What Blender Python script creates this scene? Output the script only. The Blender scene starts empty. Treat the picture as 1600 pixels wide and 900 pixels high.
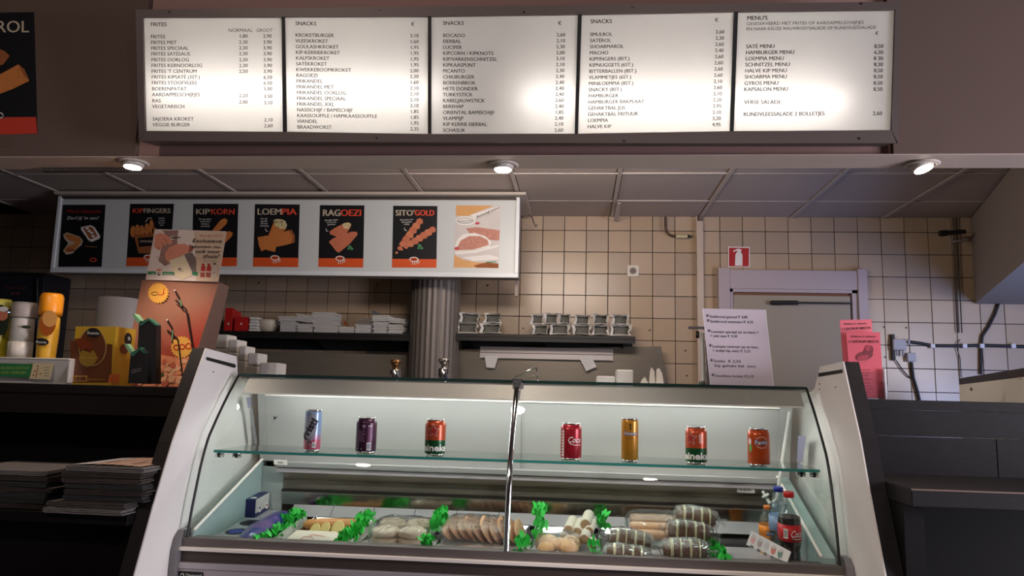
import bpy, bmesh, math, random
from mathutils import Vector, Matrix
random.seed(7)
sc = bpy.context.scene
COL = sc.collection
F = 1200.0
CAM = Vector((0, 0, 1.35))
YAW, PIT, ROL = math.radians(5.2), math.radians(8.0), math.radians(1.45)
RM = Matrix.Rotation(YAW, 3, 'Z') @ Matrix.Rotation(math.pi/2 + PIT, 3, 'X') @ Matrix.Rotation(ROL, 3, 'Z')
# ---------------------------------------------------------------- camera
cd = bpy.data.cameras.new('camera'); cam = bpy.data.objects.new('camera', cd); COL.objects.link(cam)
cam.matrix_world = Matrix.Translation(CAM) @ RM.to_4x4()
cd.sensor_width = 36; cd.lens = 36*F/1600; cd.clip_start = .02
sc.camera = cam
# ---------------------------------------------------------------- world, exposure, lamps
sc.view_settings.view_transform = 'Standard'; sc.view_settings.look = 'None'
sc.view_settings.exposure = 0.0; sc.view_settings.gamma = 1
w = bpy.data.worlds.new('world'); sc.world = w; w.use_nodes = True
w.node_tree.nodes['Background'].inputs[0].default_value = (.62, .55, .56, 1)
w.node_tree.nodes['Background'].inputs[1].default_value = .14

def lamp(kind, name, loc, power, color, target=None, size=None, size_y=None, spot=None, rad=None):
    d = bpy.data.lights.new(name, kind); d.energy = power; d.color = color
    if kind == 'AREA':
        d.shape = 'RECTANGLE'; d.size = size; d.size_y = size_y or size
    if kind == 'SPOT':
        d.spot_size = math.radians(spot); d.spot_blend = .6; d.shadow_soft_size = rad or .03
    if kind == 'POINT': d.shadow_soft_size = rad or .03
    o = bpy.data.objects.new(name, d); COL.objects.link(o); o.location = loc
    if target is not None:
        o.rotation_euler = (Vector(target)-Vector(loc)).to_track_quat('-Z', 'Y').to_euler()
    return o
WARM = (1, .80, .62); COOL = (.82, .93, 1.0)
lamp('AREA', 'kitchen_ceiling_light', (-.20, 3.0, 2.36), 18.5, (1, .87, .76), (0, 5.2, 2.15), .9, .16)
lamp('AREA', 'side_window_light', (3.2, 3.4, 1.15), 23, (.30, .46, 1.0), (2.1, 5.2, 1.3), .9, .6)
lamp('AREA', 'left_panel_fill', (3.7, .9, 1.35), 135, (.91, .88, 1.0), (-1.2, 2.3, 1.1), 1.3, 1.5)  # unseen area light, added to brighten the left end wall
for x_, y_, e_ in ((-1.5, .0, 44), (.5, -.3, 30)):
    lamp('SPOT', 'front_fill_spot', (x_, y_, 2.85), e_, (1, .85, .76), (x_*.9, 2.3, 1.3), spot=100, rad=.05)  # added fill from the customer side, no fixtures in view
lamp('SPOT', 'right_panel_fill', (-2.3, .2, 2.7), 150, (1, .88, .80), (.78, 2.35, 1.15), spot=32, rad=.06)  # narrow off-frame fill, added only to lift the right end wall
lamp('AREA', 'case_tube_light', (-.23, 2.66, 1.352), 2.0, (.97, 1.0, .96), (-.23, 2.655, .9), 1.7, .03)

# ---------------------------------------------------------------- pixel rays (1600x900) to points on real planes
def ray(px, py):
    return RM @ Vector(((px-800)/F, (450-py)/F, -1))
def at(px, py, Y):
    d = ray(px, py); return CAM + d*((Y-CAM.y)/d.y)
def atx(px, py, X):
    d = ray(px, py); return CAM + d*((X-CAM.x)/d.x)
def atz(px, py, Z):
    d = ray(px, py); return CAM + d*((Z-CAM.z)/d.z)
def onp(px, py, P0, N):
    d = ray(px, py); return CAM + d*((P0-CAM).dot(N)/d.dot(N))

# ---------------------------------------------------------------- materials
MATS = {}
def lin(c):
    c = c/255.0
    return c/12.92 if c <= .04045 else ((c+.055)/1.055)**2.4
def M(name, rgb=(128, 128, 128), rough=.5, metal=0, noise=0, nscale=20, bump=0, bscale=80, stretch=(1, 1, 1), spec=.5, emit=None, estr=0, coat=0):
    if name in MATS: return MATS[name]
    m = bpy.data.materials.new(name); m.use_nodes = True; MATS[name] = m
    nt = m.node_tree; b = nt.nodes['Principled BSDF']
    c = (lin(rgb[0]), lin(rgb[1]), lin(rgb[2]), 1)
    b.inputs['Base Color'].default_value = c; b.inputs['Roughness'].default_value = rough
    b.inputs['Metallic'].default_value = metal; b.inputs['Specular IOR Level'].default_value = spec
    b.inputs['Coat Weight'].default_value = coat
    if emit: b.inputs['Emission Color'].default_value = (*emit, 1); b.inputs['Emission Strength'].default_value = estr
    if noise or bump:
        tc = nt.nodes.new('ShaderNodeTexCoord'); mp = nt.nodes.new('ShaderNodeMapping'); mp.inputs['Scale'].default_value = stretch
        nt.links.new(tc.outputs['Object'], mp.inputs['Vector'])
    if noise:
        n = nt.nodes.new('ShaderNodeTexNoise'); n.inputs['Scale'].default_value = nscale; n.inputs['Detail'].default_value = 4
        nt.links.new(mp.outputs[0], n.inputs['Vector'])
        mx = nt.nodes.new('ShaderNodeMix'); mx.data_type = 'RGBA'
        mx.inputs[6].default_value = tuple(max(0, v*(1-noise)) for v in c[:3])+(1,)
        mx.inputs[7].default_value = tuple(min(1, v*(1+noise)) for v in c[:3])+(1,)
        nt.links.new(n.outputs['Fac'], mx.inputs[0]); nt.links.new(mx.outputs[2], b.inputs['Base Color'])
    if bump:
        n2 = nt.nodes.new('ShaderNodeTexNoise'); n2.inputs['Scale'].default_value = bscale; n2.inputs['Detail'].default_value = 3
        nt.links.new(mp.outputs[0], n2.inputs['Vector'])
        bp = nt.nodes.new('ShaderNodeBump'); bp.inputs['Strength'].default_value = bump; bp.inputs['Distance'].default_value = .01
        nt.links.new(n2.outputs['Fac'], bp.inputs['Height']); nt.links.new(bp.outputs[0], b.inputs['Normal'])
    return m
def glassmat(name, tint=(1, 1, 1), refl=1.0, rough=.0, base=.0):
    # thin pane: see-through with a Fresnel reflection
    if name in MATS: return MATS[name]
    m = bpy.data.materials.new(name); m.use_nodes = True; MATS[name] = m
    nt = m.node_tree; nt.nodes.remove(nt.nodes['Principled BSDF']); out = nt.nodes['Material Output']
    t = nt.nodes.new('ShaderNodeBsdfTransparent'); t.inputs[0].default_value = (*tint, 1)
    g = nt.nodes.new('ShaderNodeBsdfGlossy'); g.inputs['Roughness'].default_value = rough
    fr = nt.nodes.new('ShaderNodeFresnel'); ge = nt.nodes.new('ShaderNodeNewGeometry'); io = nt.nodes.new('ShaderNodeMix'); io.inputs[2].default_value = 1.45; io.inputs[3].default_value = 1/1.45
    nt.links.new(ge.outputs['Backfacing'], io.inputs[0]); nt.links.new(io.outputs[0], fr.inputs[0])  # same reflection from both faces of the pane
    ma = nt.nodes.new('ShaderNodeMath'); ma.operation = 'MULTIPLY_ADD'; ma.inputs[1].default_value = refl; ma.inputs[2].default_value = base
    nt.links.new(fr.outputs[0], ma.inputs[0])
    mx = nt.nodes.new('ShaderNodeMixShader')
    nt.links.new(ma.outputs[0], mx.inputs[0]); nt.links.new(t.outputs[0], mx.inputs[1]); nt.links.new(g.outputs[0], mx.inputs[2])
    nt.links.new(mx.outputs[0], out.inputs[0]); return m
def filmmat(name):
    # crinkled clear wrap: mostly transparent, bright crease speculars
    if name in MATS: return MATS[name]
    m = glassmat(name, (.97, .97, .97), 1.8, .06, .05); nt = m.node_tree
    tc = nt.nodes.new('ShaderNodeTexCoord'); n = nt.nodes.new('ShaderNodeTexNoise'); n.inputs['Scale'].default_value = 38; n.inputs['Detail'].default_value = 4; n.inputs['Distortion'].default_value = 1.5
    nt.links.new(tc.outputs['Object'], n.inputs['Vector'])
    bp = nt.nodes.new('ShaderNodeBump'); bp.inputs['Strength'].default_value = 1; bp.inputs['Distance'].default_value = .012
    nt.links.new(n.outputs['Fac'], bp.inputs['Height'])
    for nd in nt.nodes:
        if nd.type in ('BSDF_GLOSSY', 'FRESNEL'): nt.links.new(bp.outputs[0], nd.inputs['Normal'])
    return m

WHITE = M('white_paint', (225, 222, 218), .45)
BLACK = M('black_plastic', (14, 13, 13), .4)
INK = M('black_print', (16, 15, 16), .6)
STEEL = M('brushed_steel', (178, 174, 168), .28, 1, noise=.10, nscale=6, stretch=(1, 30, 30))
DSTEEL = M('dull_dark_steel', (138, 130, 118), .42, .5, noise=.15, nscale=5, stretch=(1, 25, 25))
CHROME = M('chrome', (215, 215, 215), .08, 1)
WOOD = M('dark_wenge_wood', (30, 26, 29), .6, spec=.25, noise=.35, nscale=14, stretch=(1, 8, 14), bump=.15, bscale=60)
WOODL = M('dark_brown_wood', (25, 19, 17), .6, spec=.25, noise=.35, nscale=14, stretch=(1, 8, 14))
DARKTXT = M('text_ink', (28, 26, 28), .7)

# ---------------------------------------------------------------- mesh builder
_tc = {}
def textmesh(s, offset=0.0, shear=0.0, spacing=1.0):
    k = (s, offset, shear, spacing)
    if k in _tc: return _tc[k]
    cu = bpy.data.curves.new('t', 'FONT'); cu.body = s; cu.offset = offset; cu.shear = shear; cu.resolution_u = 3
    cu.space_character = spacing
    o = bpy.data.objects.new('t', cu); COL.objects.link(o)
    dg = bpy.context.evaluated_depsgraph_get()
    me = bpy.data.meshes.new_from_object(o.evaluated_get(dg))
    r = ([tuple(v.co) for v in me.vertices], [tuple(p.vertices) for p in me.polygons])
    bpy.data.objects.remove(o); bpy.data.curves.remove(cu); bpy.data.meshes.remove(me)
    _tc[k] = r; return r

class MB:
    def __init__(s): s.v = []; s.f = []; s.m = []; s.sm = []; s.mats = []
    def mi(s, m):
        if m not in s.mats: s.mats.append(m)
        return s.mats.index(m)
    def add(s, vs, fs, m=None, smooth=False):
        o = len(s.v); s.v += [Vector(v) for v in vs]
        i = s.mi(m) if m else 0
        for f in fs: s.f.append(tuple(o+k for k in f)); s.m.append(i); s.sm.append(smooth)
        return s
    def hexa(s, p, m=None):  # p: 4 bottom (ccw from above), 4 top
        return s.add(p, [(3, 2, 1, 0), (4, 5, 6, 7), (0, 1, 5, 4), (1, 2, 6, 5), (2, 3, 7, 6), (3, 0, 4, 7)], m)
    def box(s, x0, x1, y0, y1, z0, z1, m=None, bev=0):
        x0, x1 = min(x0, x1), max(x0, x1); y0, y1 = min(y0, y1), max(y0, y1); z0, z1 = min(z0, z1), max(z0, z1)
        if not bev:
            return s.hexa([(x0, y0, z0), (x1, y0, z0), (x1, y1, z0), (x0, y1, z0), (x0, y0, z1), (x1, y0, z1), (x1, y1, z1), (x0, y1, z1)], m)
        bm = bmesh.new(); bmesh.ops.create_cube(bm, size=1)
        for v in bm.verts: v.co = Vector(((x0+x1)/2+v.co.x*(x1-x0), (y0+y1)/2+v.co.y*(y1-y0), (z0+z1)/2+v.co.z*(z1-z0)))
        bmesh.ops.bevel(bm, geom=bm.edges[:], offset=bev, segments=2, profile=.5, affect='EDGES')
        return s.bm(bm, m)
    def bm(s, bm, m=None, smooth=False):
        bm.verts.index_update()
        s.add([v.co for v in bm.verts], [tuple(v.index for v in f.verts) for f in bm.faces], m, smooth); bm.free(); return s
    def prism(s, pts, d, m=None, smooth=False):  # planar outline + offset vector
        n = len(pts); d = Vector(d); p = [Vector(q) for q in pts]
        fs = [tuple(range(n-1, -1, -1)), tuple(range(n, 2*n))]+[(i, (i+1) % n, n+(i+1) % n, n+i) for i in range(n)]
        return s.add(p+[q+d for q in p], fs, m, smooth)
    def slab(s, a, b, c, d, t, m=None):  # quad with thickness vector t
        return s.prism([a, b, c, d], t, m)
    def tube(s, pts, r, n=10, m=None, caps=True):
        pts = [Vector(p) for p in pts]; rs = r if isinstance(r, (list, tuple)) else [r]*len(pts)
        vs = []; up = None
        for i, p in enumerate(pts):
            a = pts[max(0, i-1)]; b = pts[min(len(pts)-1, i+1)]; t = (b-a).normalized()
            if up is None: up = t.orthogonal().normalized()
            up = (up - t*up.dot(t)); up = up.normalized() if up.length > 1e-6 else t.orthogonal().normalized()
            w2 = t.cross(up)
            for k in range(n):
                an = 2*math.pi*k/n; vs.append(p+up*math.cos(an)*rs[i]+w2*math.sin(an)*rs[i])
        fs = [(i*n+k, i*n+(k+1) % n, (i+1)*n+(k+1) % n, (i+1)*n+k) for i in range(len(pts)-1) for k in range(n)]
        s.add(vs, fs, m, True)
        if caps:
            o = len(pts)-1
            s.add(vs[:n], [tuple(range(n-1, -1, -1))], m); s.add(vs[o*n:], [tuple(range(n))], m)
        return s
    def lathe(s, prof, c, n=24, m=None, mfun=None, axis=None, a0=0, smooth=True, flute=0):
        c = Vector(c); vs = []
        Q = Vector((0, 0, 1)).rotation_difference(Vector(axis).normalized()).to_matrix() if axis else Matrix.Identity(3)
        for (r, z) in prof:
            for k in range(n):
                an = a0+2*math.pi*k/n; rr = r*(1+flute*(k % 2)); vs.append(c+Q@Vector((math.cos(an)*rr, math.sin(an)*rr, z)))
        for i in range(len(prof)-1):
            mm = mfun(i) if mfun else m
            s.add([], [], mm)
        o = len(s.v); s.v += vs
        for i in range(len(prof)-1):
            j = s.mi(mfun(i) if mfun else m) if (mfun or m) else 0
            for k in range(n):
                s.f.append((o+i*n+k, o+i*n+(k+1) % n, o+(i+1)*n+(k+1) % n, o+(i+1)*n+k)); s.m.append(j); s.sm.append(smooth)
        j = s.mi(mfun(0) if mfun else m) if (mfun or m) else 0
        s.f.append(tuple(o+k for k in range(n-1, -1, -1))); s.m.append(j); s.sm.append(False)
        j = s.mi(mfun(len(prof)-2) if mfun else m) if (mfun or m) else 0
        s.f.append(tuple(o+(len(prof)-1)*n+k for k in range(n))); s.m.append(j); s.sm.append(False)
        return s
    def blob(s, c, r, m=None, seg=14, rings=8, jit=0, rot=None, power=1):
        c = Vector(c); vs = []; rot = rot or Matrix.Identity(3)
        for i in range(1, rings):
            ph = math.pi*i/rings
            for k in range(seg):
                th = 2*math.pi*k/seg
                d = [math.sin(ph)*math.cos(th), math.sin(ph)*math.sin(th), math.cos(ph)]
                d = [math.copysign(abs(q)**power, q) for q in d]
                q = 1+random.uniform(-jit, jit)
                vs.append(c+rot@Vector((d[0]*r[0]*q, d[1]*r[1]*q, d[2]*r[2]*q)))
        fs = [((i)*seg+k, (i+1)*seg+k, (i+1)*seg+(k+1) % seg, i*seg+(k+1) % seg) for i in range(rings-2) for k in range(seg)]
        t = len(vs); vs.append(c+rot@Vector((0, 0, r[2]))); vs.append(c+rot@Vector((0, 0, -r[2])))
        fs += [(t, k, (k+1) % seg) for k in range(seg)]+[(t+1, (rings-2)*seg+(k+1) % seg, (rings-2)*seg+k) for k in range(seg)]
        return s.add(vs, fs, m, True)
    def build(s, name, m=None, parent=None, bevel=0):
        me = bpy.data.meshes.new(name)
        off = parent_origin(parent)
        me.from_pydata([v-off for v in s.v], [], s.f); 
        if m and not s.mats: s.mats = [m]
        for q in s.mats: me.materials.append(q)
        me.polygons.foreach_set('material_index', s.m); me.polygons.foreach_set('use_smooth', s.sm); me.update()
        o = bpy.data.objects.new(name, me); COL.objects.link(o)
        if parent: o.parent = parent
        if bevel:
            b = o.modifiers.new('b', 'BEVEL'); b.width = bevel; b.segments = 2; b.limit_method = 'ANGLE'
        return o
def parent_origin(p):
    v = Vector((0, 0, 0))
    while p is not None: v += p.location; p = p.parent
    return v
class Print(MB):
    # flat print on a plane: picture outlines given in photo pixels, cast onto the plane of the thing
    def __init__(s, P0, N, lift=.0006):
        super().__init__(); s.P0 = Vector(P0); s.N = Vector(N).normalized(); s.lift = lift
    def P(s, x, y, L=1): return onp(x, y, s.P0, s.N)+s.N*(s.lift*L)
    def poly(s, pts, m, L=1): return s.add([s.P(x, y, L) for x, y in pts], [tuple(range(len(pts)))], m)
    def ell(s, cx, cy, rx, ry, m, L=1, n=20, rot=0):
        return s.poly([(cx+rx*math.cos(a)*math.cos(rot)-ry*math.sin(a)*math.sin(rot), cy+rx*math.cos(a)*math.sin(rot)+ry*math.sin(a)*math.cos(rot)) for a in [2*math.pi*k/n for k in range(n)]], m, L)
    def line(s, pts, wd, m, L=1):
        for (a, b) in zip(pts, pts[1:]):
            dx, dy = b[0]-a[0], b[1]-a[1]; l = math.hypot(dx, dy) or 1; nx, ny = -dy/l*wd/2, dx/l*wd/2
            s.poly([(a[0]+nx, a[1]+ny), (b[0]+nx, b[1]+ny), (b[0]-nx, b[1]-ny), (a[0]-nx, a[1]-ny)], m, L)
        return s
    def burst(s, cx, cy, r, m, L=1, n=20):
        return s.poly([(cx+(r if k % 2 else r*.84)*math.cos(math.pi*k/n), cy+(r if k % 2 else r*.84)*math.sin(math.pi*k/n)) for k in range(2*n)], m, L)
    def text(s, t, x, y, h, m, L=2, wid=None, sx=1.0, slope=0.0, lean=0.0, align='L', bold=0.0, shear=0):
        if bold:   # heavier strokes: the same outline laid twice more, shifted sideways
            for sg_ in (-1, 1): s.text(t, x+sg_*bold*.55*h/.729, y, h, m, L+.25*sg_, wid, sx, slope, lean, align, 0.0, shear)
        vs, fs = textmesh(t, 0.0, shear)
        if not vs: return s
        k = h/.729; x1 = max(v[0] for v in vs); x0 = min(v[0] for v in vs)
        kx = (wid/(x1-x0)) if wid else k*sx
        ox = {'L': -x0*kx if wid else 0, 'R': -x1*kx, 'C': -(x0+x1)/2*kx}[align]
        out = []
        for v in vs:
            dx = ox+v[0]*kx; dy = v[1]*k
            out.append(s.P(x+dx+lean*dy, y-dy+slope*dx, L))
        return s.add(out, fs, m)

def thing(name, label, cat, loc=(0, 0, 0), group=None, kind=None):
    o = bpy.data.objects.new(name, None); COL.objects.link(o); o.location = Vector(loc); o.empty_display_size = .05
    tag(o, label, cat, group, kind); return o
def tag(o, label=None, cat=None, group=None, kind=None):
    if label: o['label'] = label
    if cat: o['category'] = cat
    if group: o['group'] = group
    if kind: o['kind'] = kind
    return o
def struct(o): o['kind'] = 'structure'; return o
def stuff(o): o['kind'] = 'stuff'; return o
V = Vector

# ================================================================ SETTING
YW = 5.2          # back wall plane
ZC = 2.59         # ceiling height of the kitchen
ob = MB().box(-5, 5, -3, 5.4, -.1, 0).build('floor', M('floor_tile_brown', (88, 78, 72), .5, noise=.2, nscale=8)); struct(ob)
wb = MB().box(-5, 5, YW+.008, YW+.12, 0, 3.2).build('wall_back', M('dark_grout', (46, 32, 26), .9)); struct(wb)
struct(MB().box(-4.6, -4.5, -3, YW, 0, 3.2).build("wall_left", M('dim_wall', (70, 60, 56), .8)))
struct(MB().box(4, 4.1, -3, YW, 0, 3.2).build('wall_right', M('dim_wall')))
P = at(1054.6, 360.9, YW); px0 = P.x-7*.15; pz0 = P.z
TILE = [M('cream_tile_%d' % k, c, .28, noise=.05, nscale=9) for k, c in enumerate([(184, 160, 136), (179, 156, 132), (188, 165, 142), (181, 157, 130), (175, 154, 134)])]
tb = MB(); tb.box(0, .1455, -.007, .0, 0, .1455, bev=.0012)
tile_me = []
for k in range(5):
    o = tb.build('t'); o.data.materials.clear(); o.data.materials.append(TILE[k]); me = o.data.copy(); tile_me.append(me); bpy.data.objects.remove(o)
def fwd(p):
    c = RM.transposed()@(Vector(p)-CAM); return (800+F*c.x/-c.z, 450-F*c.y/-c.z)
rest = MB(); cand = []
DX0, DX1, DZ1 = at(1128, 600, YW).x, at(1352, 600, YW).x, at(1240, 425, YW).z
for i in range(-26, 24):
    for j in range(-1, 17):
        x = px0+i*.15+.002; z = pz0-j*.15-.148
        x2 = x+.1455; z2 = z+.1455
        if z > ZC-.03: continue
        if x2 > DX0 and x < DX1 and z < DZ1:
            if x > DX0-.03 and x2 < DX1+.03 and z2 < DZ1+.03: continue
        a = fwd((x+.07, YW, z+.07))
        vis = 40 < a[0] < 1600 and 335 < a[1] < 625
        if a[1] < 425 and a[0] < 805: vis = False
        if 645 < a[0] < 715: vis = False
        if a[1] > 548 and a[0] < 1040: vis = False
        if a[0] > 1530 and a[1] < 440: vis = False
        if x2 > DX0 and x < DX1 and z < DZ1: vis = False
        if a[0] < 345: vis = vis and a[1] < 520
        cand.append((0 if vis else 1, -a[0] if vis else 0, x, z, i, j))
cand.sort()
n = 0
for (h, _, x, z, i, j) in cand:
    k = random.randrange(5)
    cut = z+.1455 > ZC-.0
    if h == 0 and n < 300 and not cut:
        o = bpy.data.objects.new('tile', tile_me[k]); COL.objects.link(o); o.location = (x, YW+.0085, z); o.parent = wb; n += 1
    else:
        rest.box(x, x+.1455, YW+.001, YW+.0085, z, min(z+.1455, ZC), TILE[k])
stuff(rest.build('tile_field', parent=wb))
# small drill holes and cracks
d = MB()
for (x, y) in [(405, 442), (590, 444.5), (762, 446), (817.5, 513), (1015, 516), (1071, 548), (1073, 587), (1381, 511), (1416, 512), (1383, 558)]:
    p = at(x, y, YW); d.lathe([(.006, 0), (.006, .003)], p+V((0, -.001, 0)), 8, BLACK, axis=(0, -1, 0))
d.build('drill_hole', parent=wb)

# kitchen ceiling: panels in a T-bar grid
cl = MB().box(-4.5, 4, 2.5, YW+.1, ZC+.03, ZC+.1).build('ceiling', M('void_dark', (40, 36, 34), .9)); struct(cl)
CP = M('ceiling_panel_white', (184, 170, 162), .85, noise=.04, nscale=40, bump=.05, bscale=200)
gx = at(1095, 338, YW).x; g = MB(); GB = M('grid_bar_offwhite', (188, 176, 168), .5)
pm = MB(); pm.box(.016, .584, .016, .584, 0, .012, CP, bev=.003); po = pm.build('t'); pmesh = po.data; bpy.data.objects.remove(po)
for i in range(-8, 7):
    for j in range(0, 5):
        x = gx+i*.6; y0 = YW-.42-j*.6
        if j == 0 and -4 < x < 3.9:
            MB().box(x+.016, x+.584, YW-.404, YW, ZC, ZC+.012, CP, bev=.003).build('ceiling_panel', parent=cl)
        if -4 < x < 3.5 and y0-.6 > 2.5:
            o = bpy.data.objects.new('ceiling_panel', pmesh); COL.objects.link(o); o.parent = cl; o.location = (x, y0-.6, ZC+random.uniform(-.002, .003))
    if -4 < gx+i*.6 < 4: g.box(gx+i*.6-.012, gx+i*.6+.012, 2.6, YW, ZC-.006, ZC+.01, GB)
for j in range(5): g.box(-4, 4, YW-.432-j*.6, YW-.408-j*.6, ZC-.004, ZC+.011, GB)
g.build('grid_bar', parent=cl)
struct(MB().box(-4.5, 4, -3, 2.5, 3.1, 3.2).build('ceiling', M('dim_wall')))

# bulkhead over the counter: fascia and soffit
YF = 2.36
zl = at(200, 238, YF).z
SOF = M('soffit_paint', (206, 188, 176), .55, noise=.04, nscale=12)
FAS = M('fascia_paint', (96, 76, 68), .75, noise=.05, nscale=10)
bh = thing('bulkhead', 'painted bulkhead', 'bulkhead', (0, YF, zl)); del bh['label']; del bh['category']; struct(bh)
xa, xb = at(222, 120, YF).x, at(1396, 240, YF).x
zs = at(800, 247, YF+.03).z; ZS = zs
MB().box(-4.45, xa-.001, YF, YF+.03, zs, 3.1, FAS).build('fascia_board', parent=bh)
MB().box(xb+.001, 3.9, YF, YF+.03, zs, 3.1, FAS).build('fascia_board', parent=bh)
MB().box(xa, xb, YF+.022, YF+.05, zs, 3.1, M('fascia_centre', (152, 118, 110), .7)).build('fascia_board', parent=bh)
YB = at(800, 264, 1).y  # placeholder
dz = zs-CAM.z
pb = atz(800, 264, zs+.0); YB = pb.y
MB().box(-4.45, 3.9, YF+.05, YB, zs+.001, 3.1, SOF).build('soffit_box', parent=bh)
MB().box(-4.45, 3.9, YF+.0, YF+.05, zs-.002, zs+.0, SOF).build('edge_strip', parent=bh)
# slotted grille on the soffit rear edge, left
gr = MB()
a = atz(45, 254, zs); b = atz(186, 256, zs)
gr.box(a.x, b.x, YB-.02, YB-.004, zs-.012, zs+.0, M('grille_dark', (50, 44, 42), .6))
for k in range(34):
    x = a.x+(b.x-a.x)*(k+.5)/34; gr.box(x-.0028, x+.0028, YB-.024, YB-.0195, zs-.012, zs-.001, M('grille_slat', (120, 108, 100), .5))
tag(gr.build('ventilation_grille'), 'narrow slotted air grille under the left end of the bulkhead', 'grille')

# downlights
def downlight(px, py, label, tilt=0, on=1.0):
    p = atz(px, py, zs-.002); p.y = min(max(p.y, YF+.058), YB-.055)
    t = thing('recessed_spotlight', label, 'spotlight', p, 'recessed spotlights under the bulkhead')
    r = .052
    MB().lathe([(r, 0), (r, -.003), (r*.86, -.007), (r*.74, -.006), (r*.72, 0)], p, 28, M('spot_trim', (200, 188, 178), .35)).build('trim_ring', parent=t)
    c = p+V((0, 0, -.006))
    ax = V((math.sin(tilt), -.25*(1 if tilt else .2), -1)).normalized()
    MB().lathe([(.036, -.012), (.036, .004), (.030, .012)], c, 24, M('spot_housing', (205, 196, 188), .35), axis=ax).build('housing', parent=t)
    MB().lathe([(.027, .0125), (.027, .0145)], c, 20, M('lamp_glow', (255, 240, 225), .5, emit=(1, .86, .74), estr=22), axis=ax).build('bulb', parent=t)
    lamp('SPOT', 'spotlight_beam', c+ax*.03, 16*on, (1, .80, .66), c+ax, spot=95, rad=.03)
    return t
downlight(198, 248, 'lit recessed spotlight at the left, near the slotted grille')
downlight(786, 257, 'lit recessed spotlight in the middle, below the third menu panel')
downlight(1438, 258, 'tilted recessed spotlight at the right with its white housing hanging out', tilt=.25, on=.7)

# door in the back wall
D1 = thing('door_1', 'x', 'x', at(1240, 460, YW)); del D1['label']; del D1['category']; struct(D1); D1.location.z = 0
FR = M('door_frame_paint', (176, 160, 164), .45)
def pxbox(mb, x0, y0, x1, y1, ya, yb, m, yy=None, bev=0):
    yy = yy or ya; c = (x0+x1)/2; r = (y0+y1)/2
    A = at(x0, r, yy); B = at(x1, r, yy); C_ = at(c, y0, yy); D_ = at(c, y1, yy)
    mb.box(A.x, B.x, ya, yb, D_.z, C_.z, m, bev); return (A.x, B.x, D_.z, C_.z)
def fz(mb, x0, x1, y0, ya, yb, z0, m, bev=0):
    yy = ya; A = at(x0, 550, yy); B = at(x1, 550, yy); C_ = at((x0+x1)/2, y0, yy); mb.box(A.x, B.x, ya, yb, z0, C_.z, m, bev)
m_ = MB(); fz(m_, 1124, 1142, 418, YW-.05, YW+.01, 0, FR, .003); m_.build('door_jamb', parent=D1)
m_ = MB(); fz(m_, 1345, 1360, 420, YW-.05, YW+.01, 0, FR, .003); m_.build('door_jamb', parent=D1)
za = at(1240, 452, YW-.04).z
m_ = MB(); m_.box(at(1140, 440, YW-.04).x, at(1346, 440, YW-.04).x, YW-.04, YW+.01, za, at(1240, 422, YW-.04).z, FR, .003); m_.build('door_header', parent=D1)
m_ = MB(); fz(m_, 1139, 1146.5, 445, YW-.03, YW+.01, 0, FR); fz(m_, 1335, 1346.5, 446, YW-.03, YW+.01, 0, FR)
m_.box(at(1140, 440, YW-.03).x, at(1346, 440, YW-.03).x, YW-.03, YW+.0, za-.02, za, FR); m_.build('door_stop', parent=D1)
m_ = MB(); m_.box(at(1144, 550, YW).x, at(1337, 550, YW).x, YW+.0, YW+.006, 0, za-.02, M('door_gap_brown', (120, 78, 50), .7)); m_.build('door_edge', parent=D1)  # brown strip showing round the edge of the leaf
zb = at(1240, 462, YW-.01).z
m_ = MB(); m_.box(at(1146, 550, YW).x, at(1330, 550, YW).x, YW-.02, YW+.0, 0, zb, M('door_leaf_cream', (152, 140, 124), .5), .003); m_.build('door_leaf', parent=D1)
m_ = MB(); m_.tube([at(1204, 473, YW-.05), at(1247, 473, YW-.05)], .014, 8, BLACK); m_.tube([at(1247, 473, YW-.05), at(1330, 474, YW-.05)], .006, 8, BLACK)
m_.box(at(1208, 473, YW-.05).x, at(1222, 473, YW-.05).x, YW-.045, YW-.018, at(1210, 476, YW-.05).z, at(1210, 471, YW-.05).z, BLACK); m_.build('door_closer', parent=D1)

# boxed duct high on the right wall
A3 = at(1519, 400, YW); p1 = V((A3.x, YW-.001, 0)); q2 = at(1580, 266, 4.05); p2 = V((q2.x, 4.05, 0))
dr = (p2-p1); p3 = p1+dr*2.0; N3 = dr.cross(V((0, 0, 1))).normalized()
zA = onp(1517, 479, p1, N3).z; qB = onp(1590, 418, p1, N3); tB = (qB.y-p1.y)/dr.y
zB = zA+(qB.z-zA)/tB*2.0
out = V((1.2, .35, 0))
dk = MB()
t_ = [V((p1.x, p1.y, ZC-.01)), V((p3.x, p3.y, ZC-.01)), V((p3.x, p3.y, zB)), V((p1.x, p1.y, zA))]
dk.prism(t_, out*.9, M('duct_grey_paint', (150, 138, 130), .7))
for v in dk.v:
    v.x = min(v.x, 3.98); v.y = min(v.y, YW-.002)
struct(dk.build('trim_1'))

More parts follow.
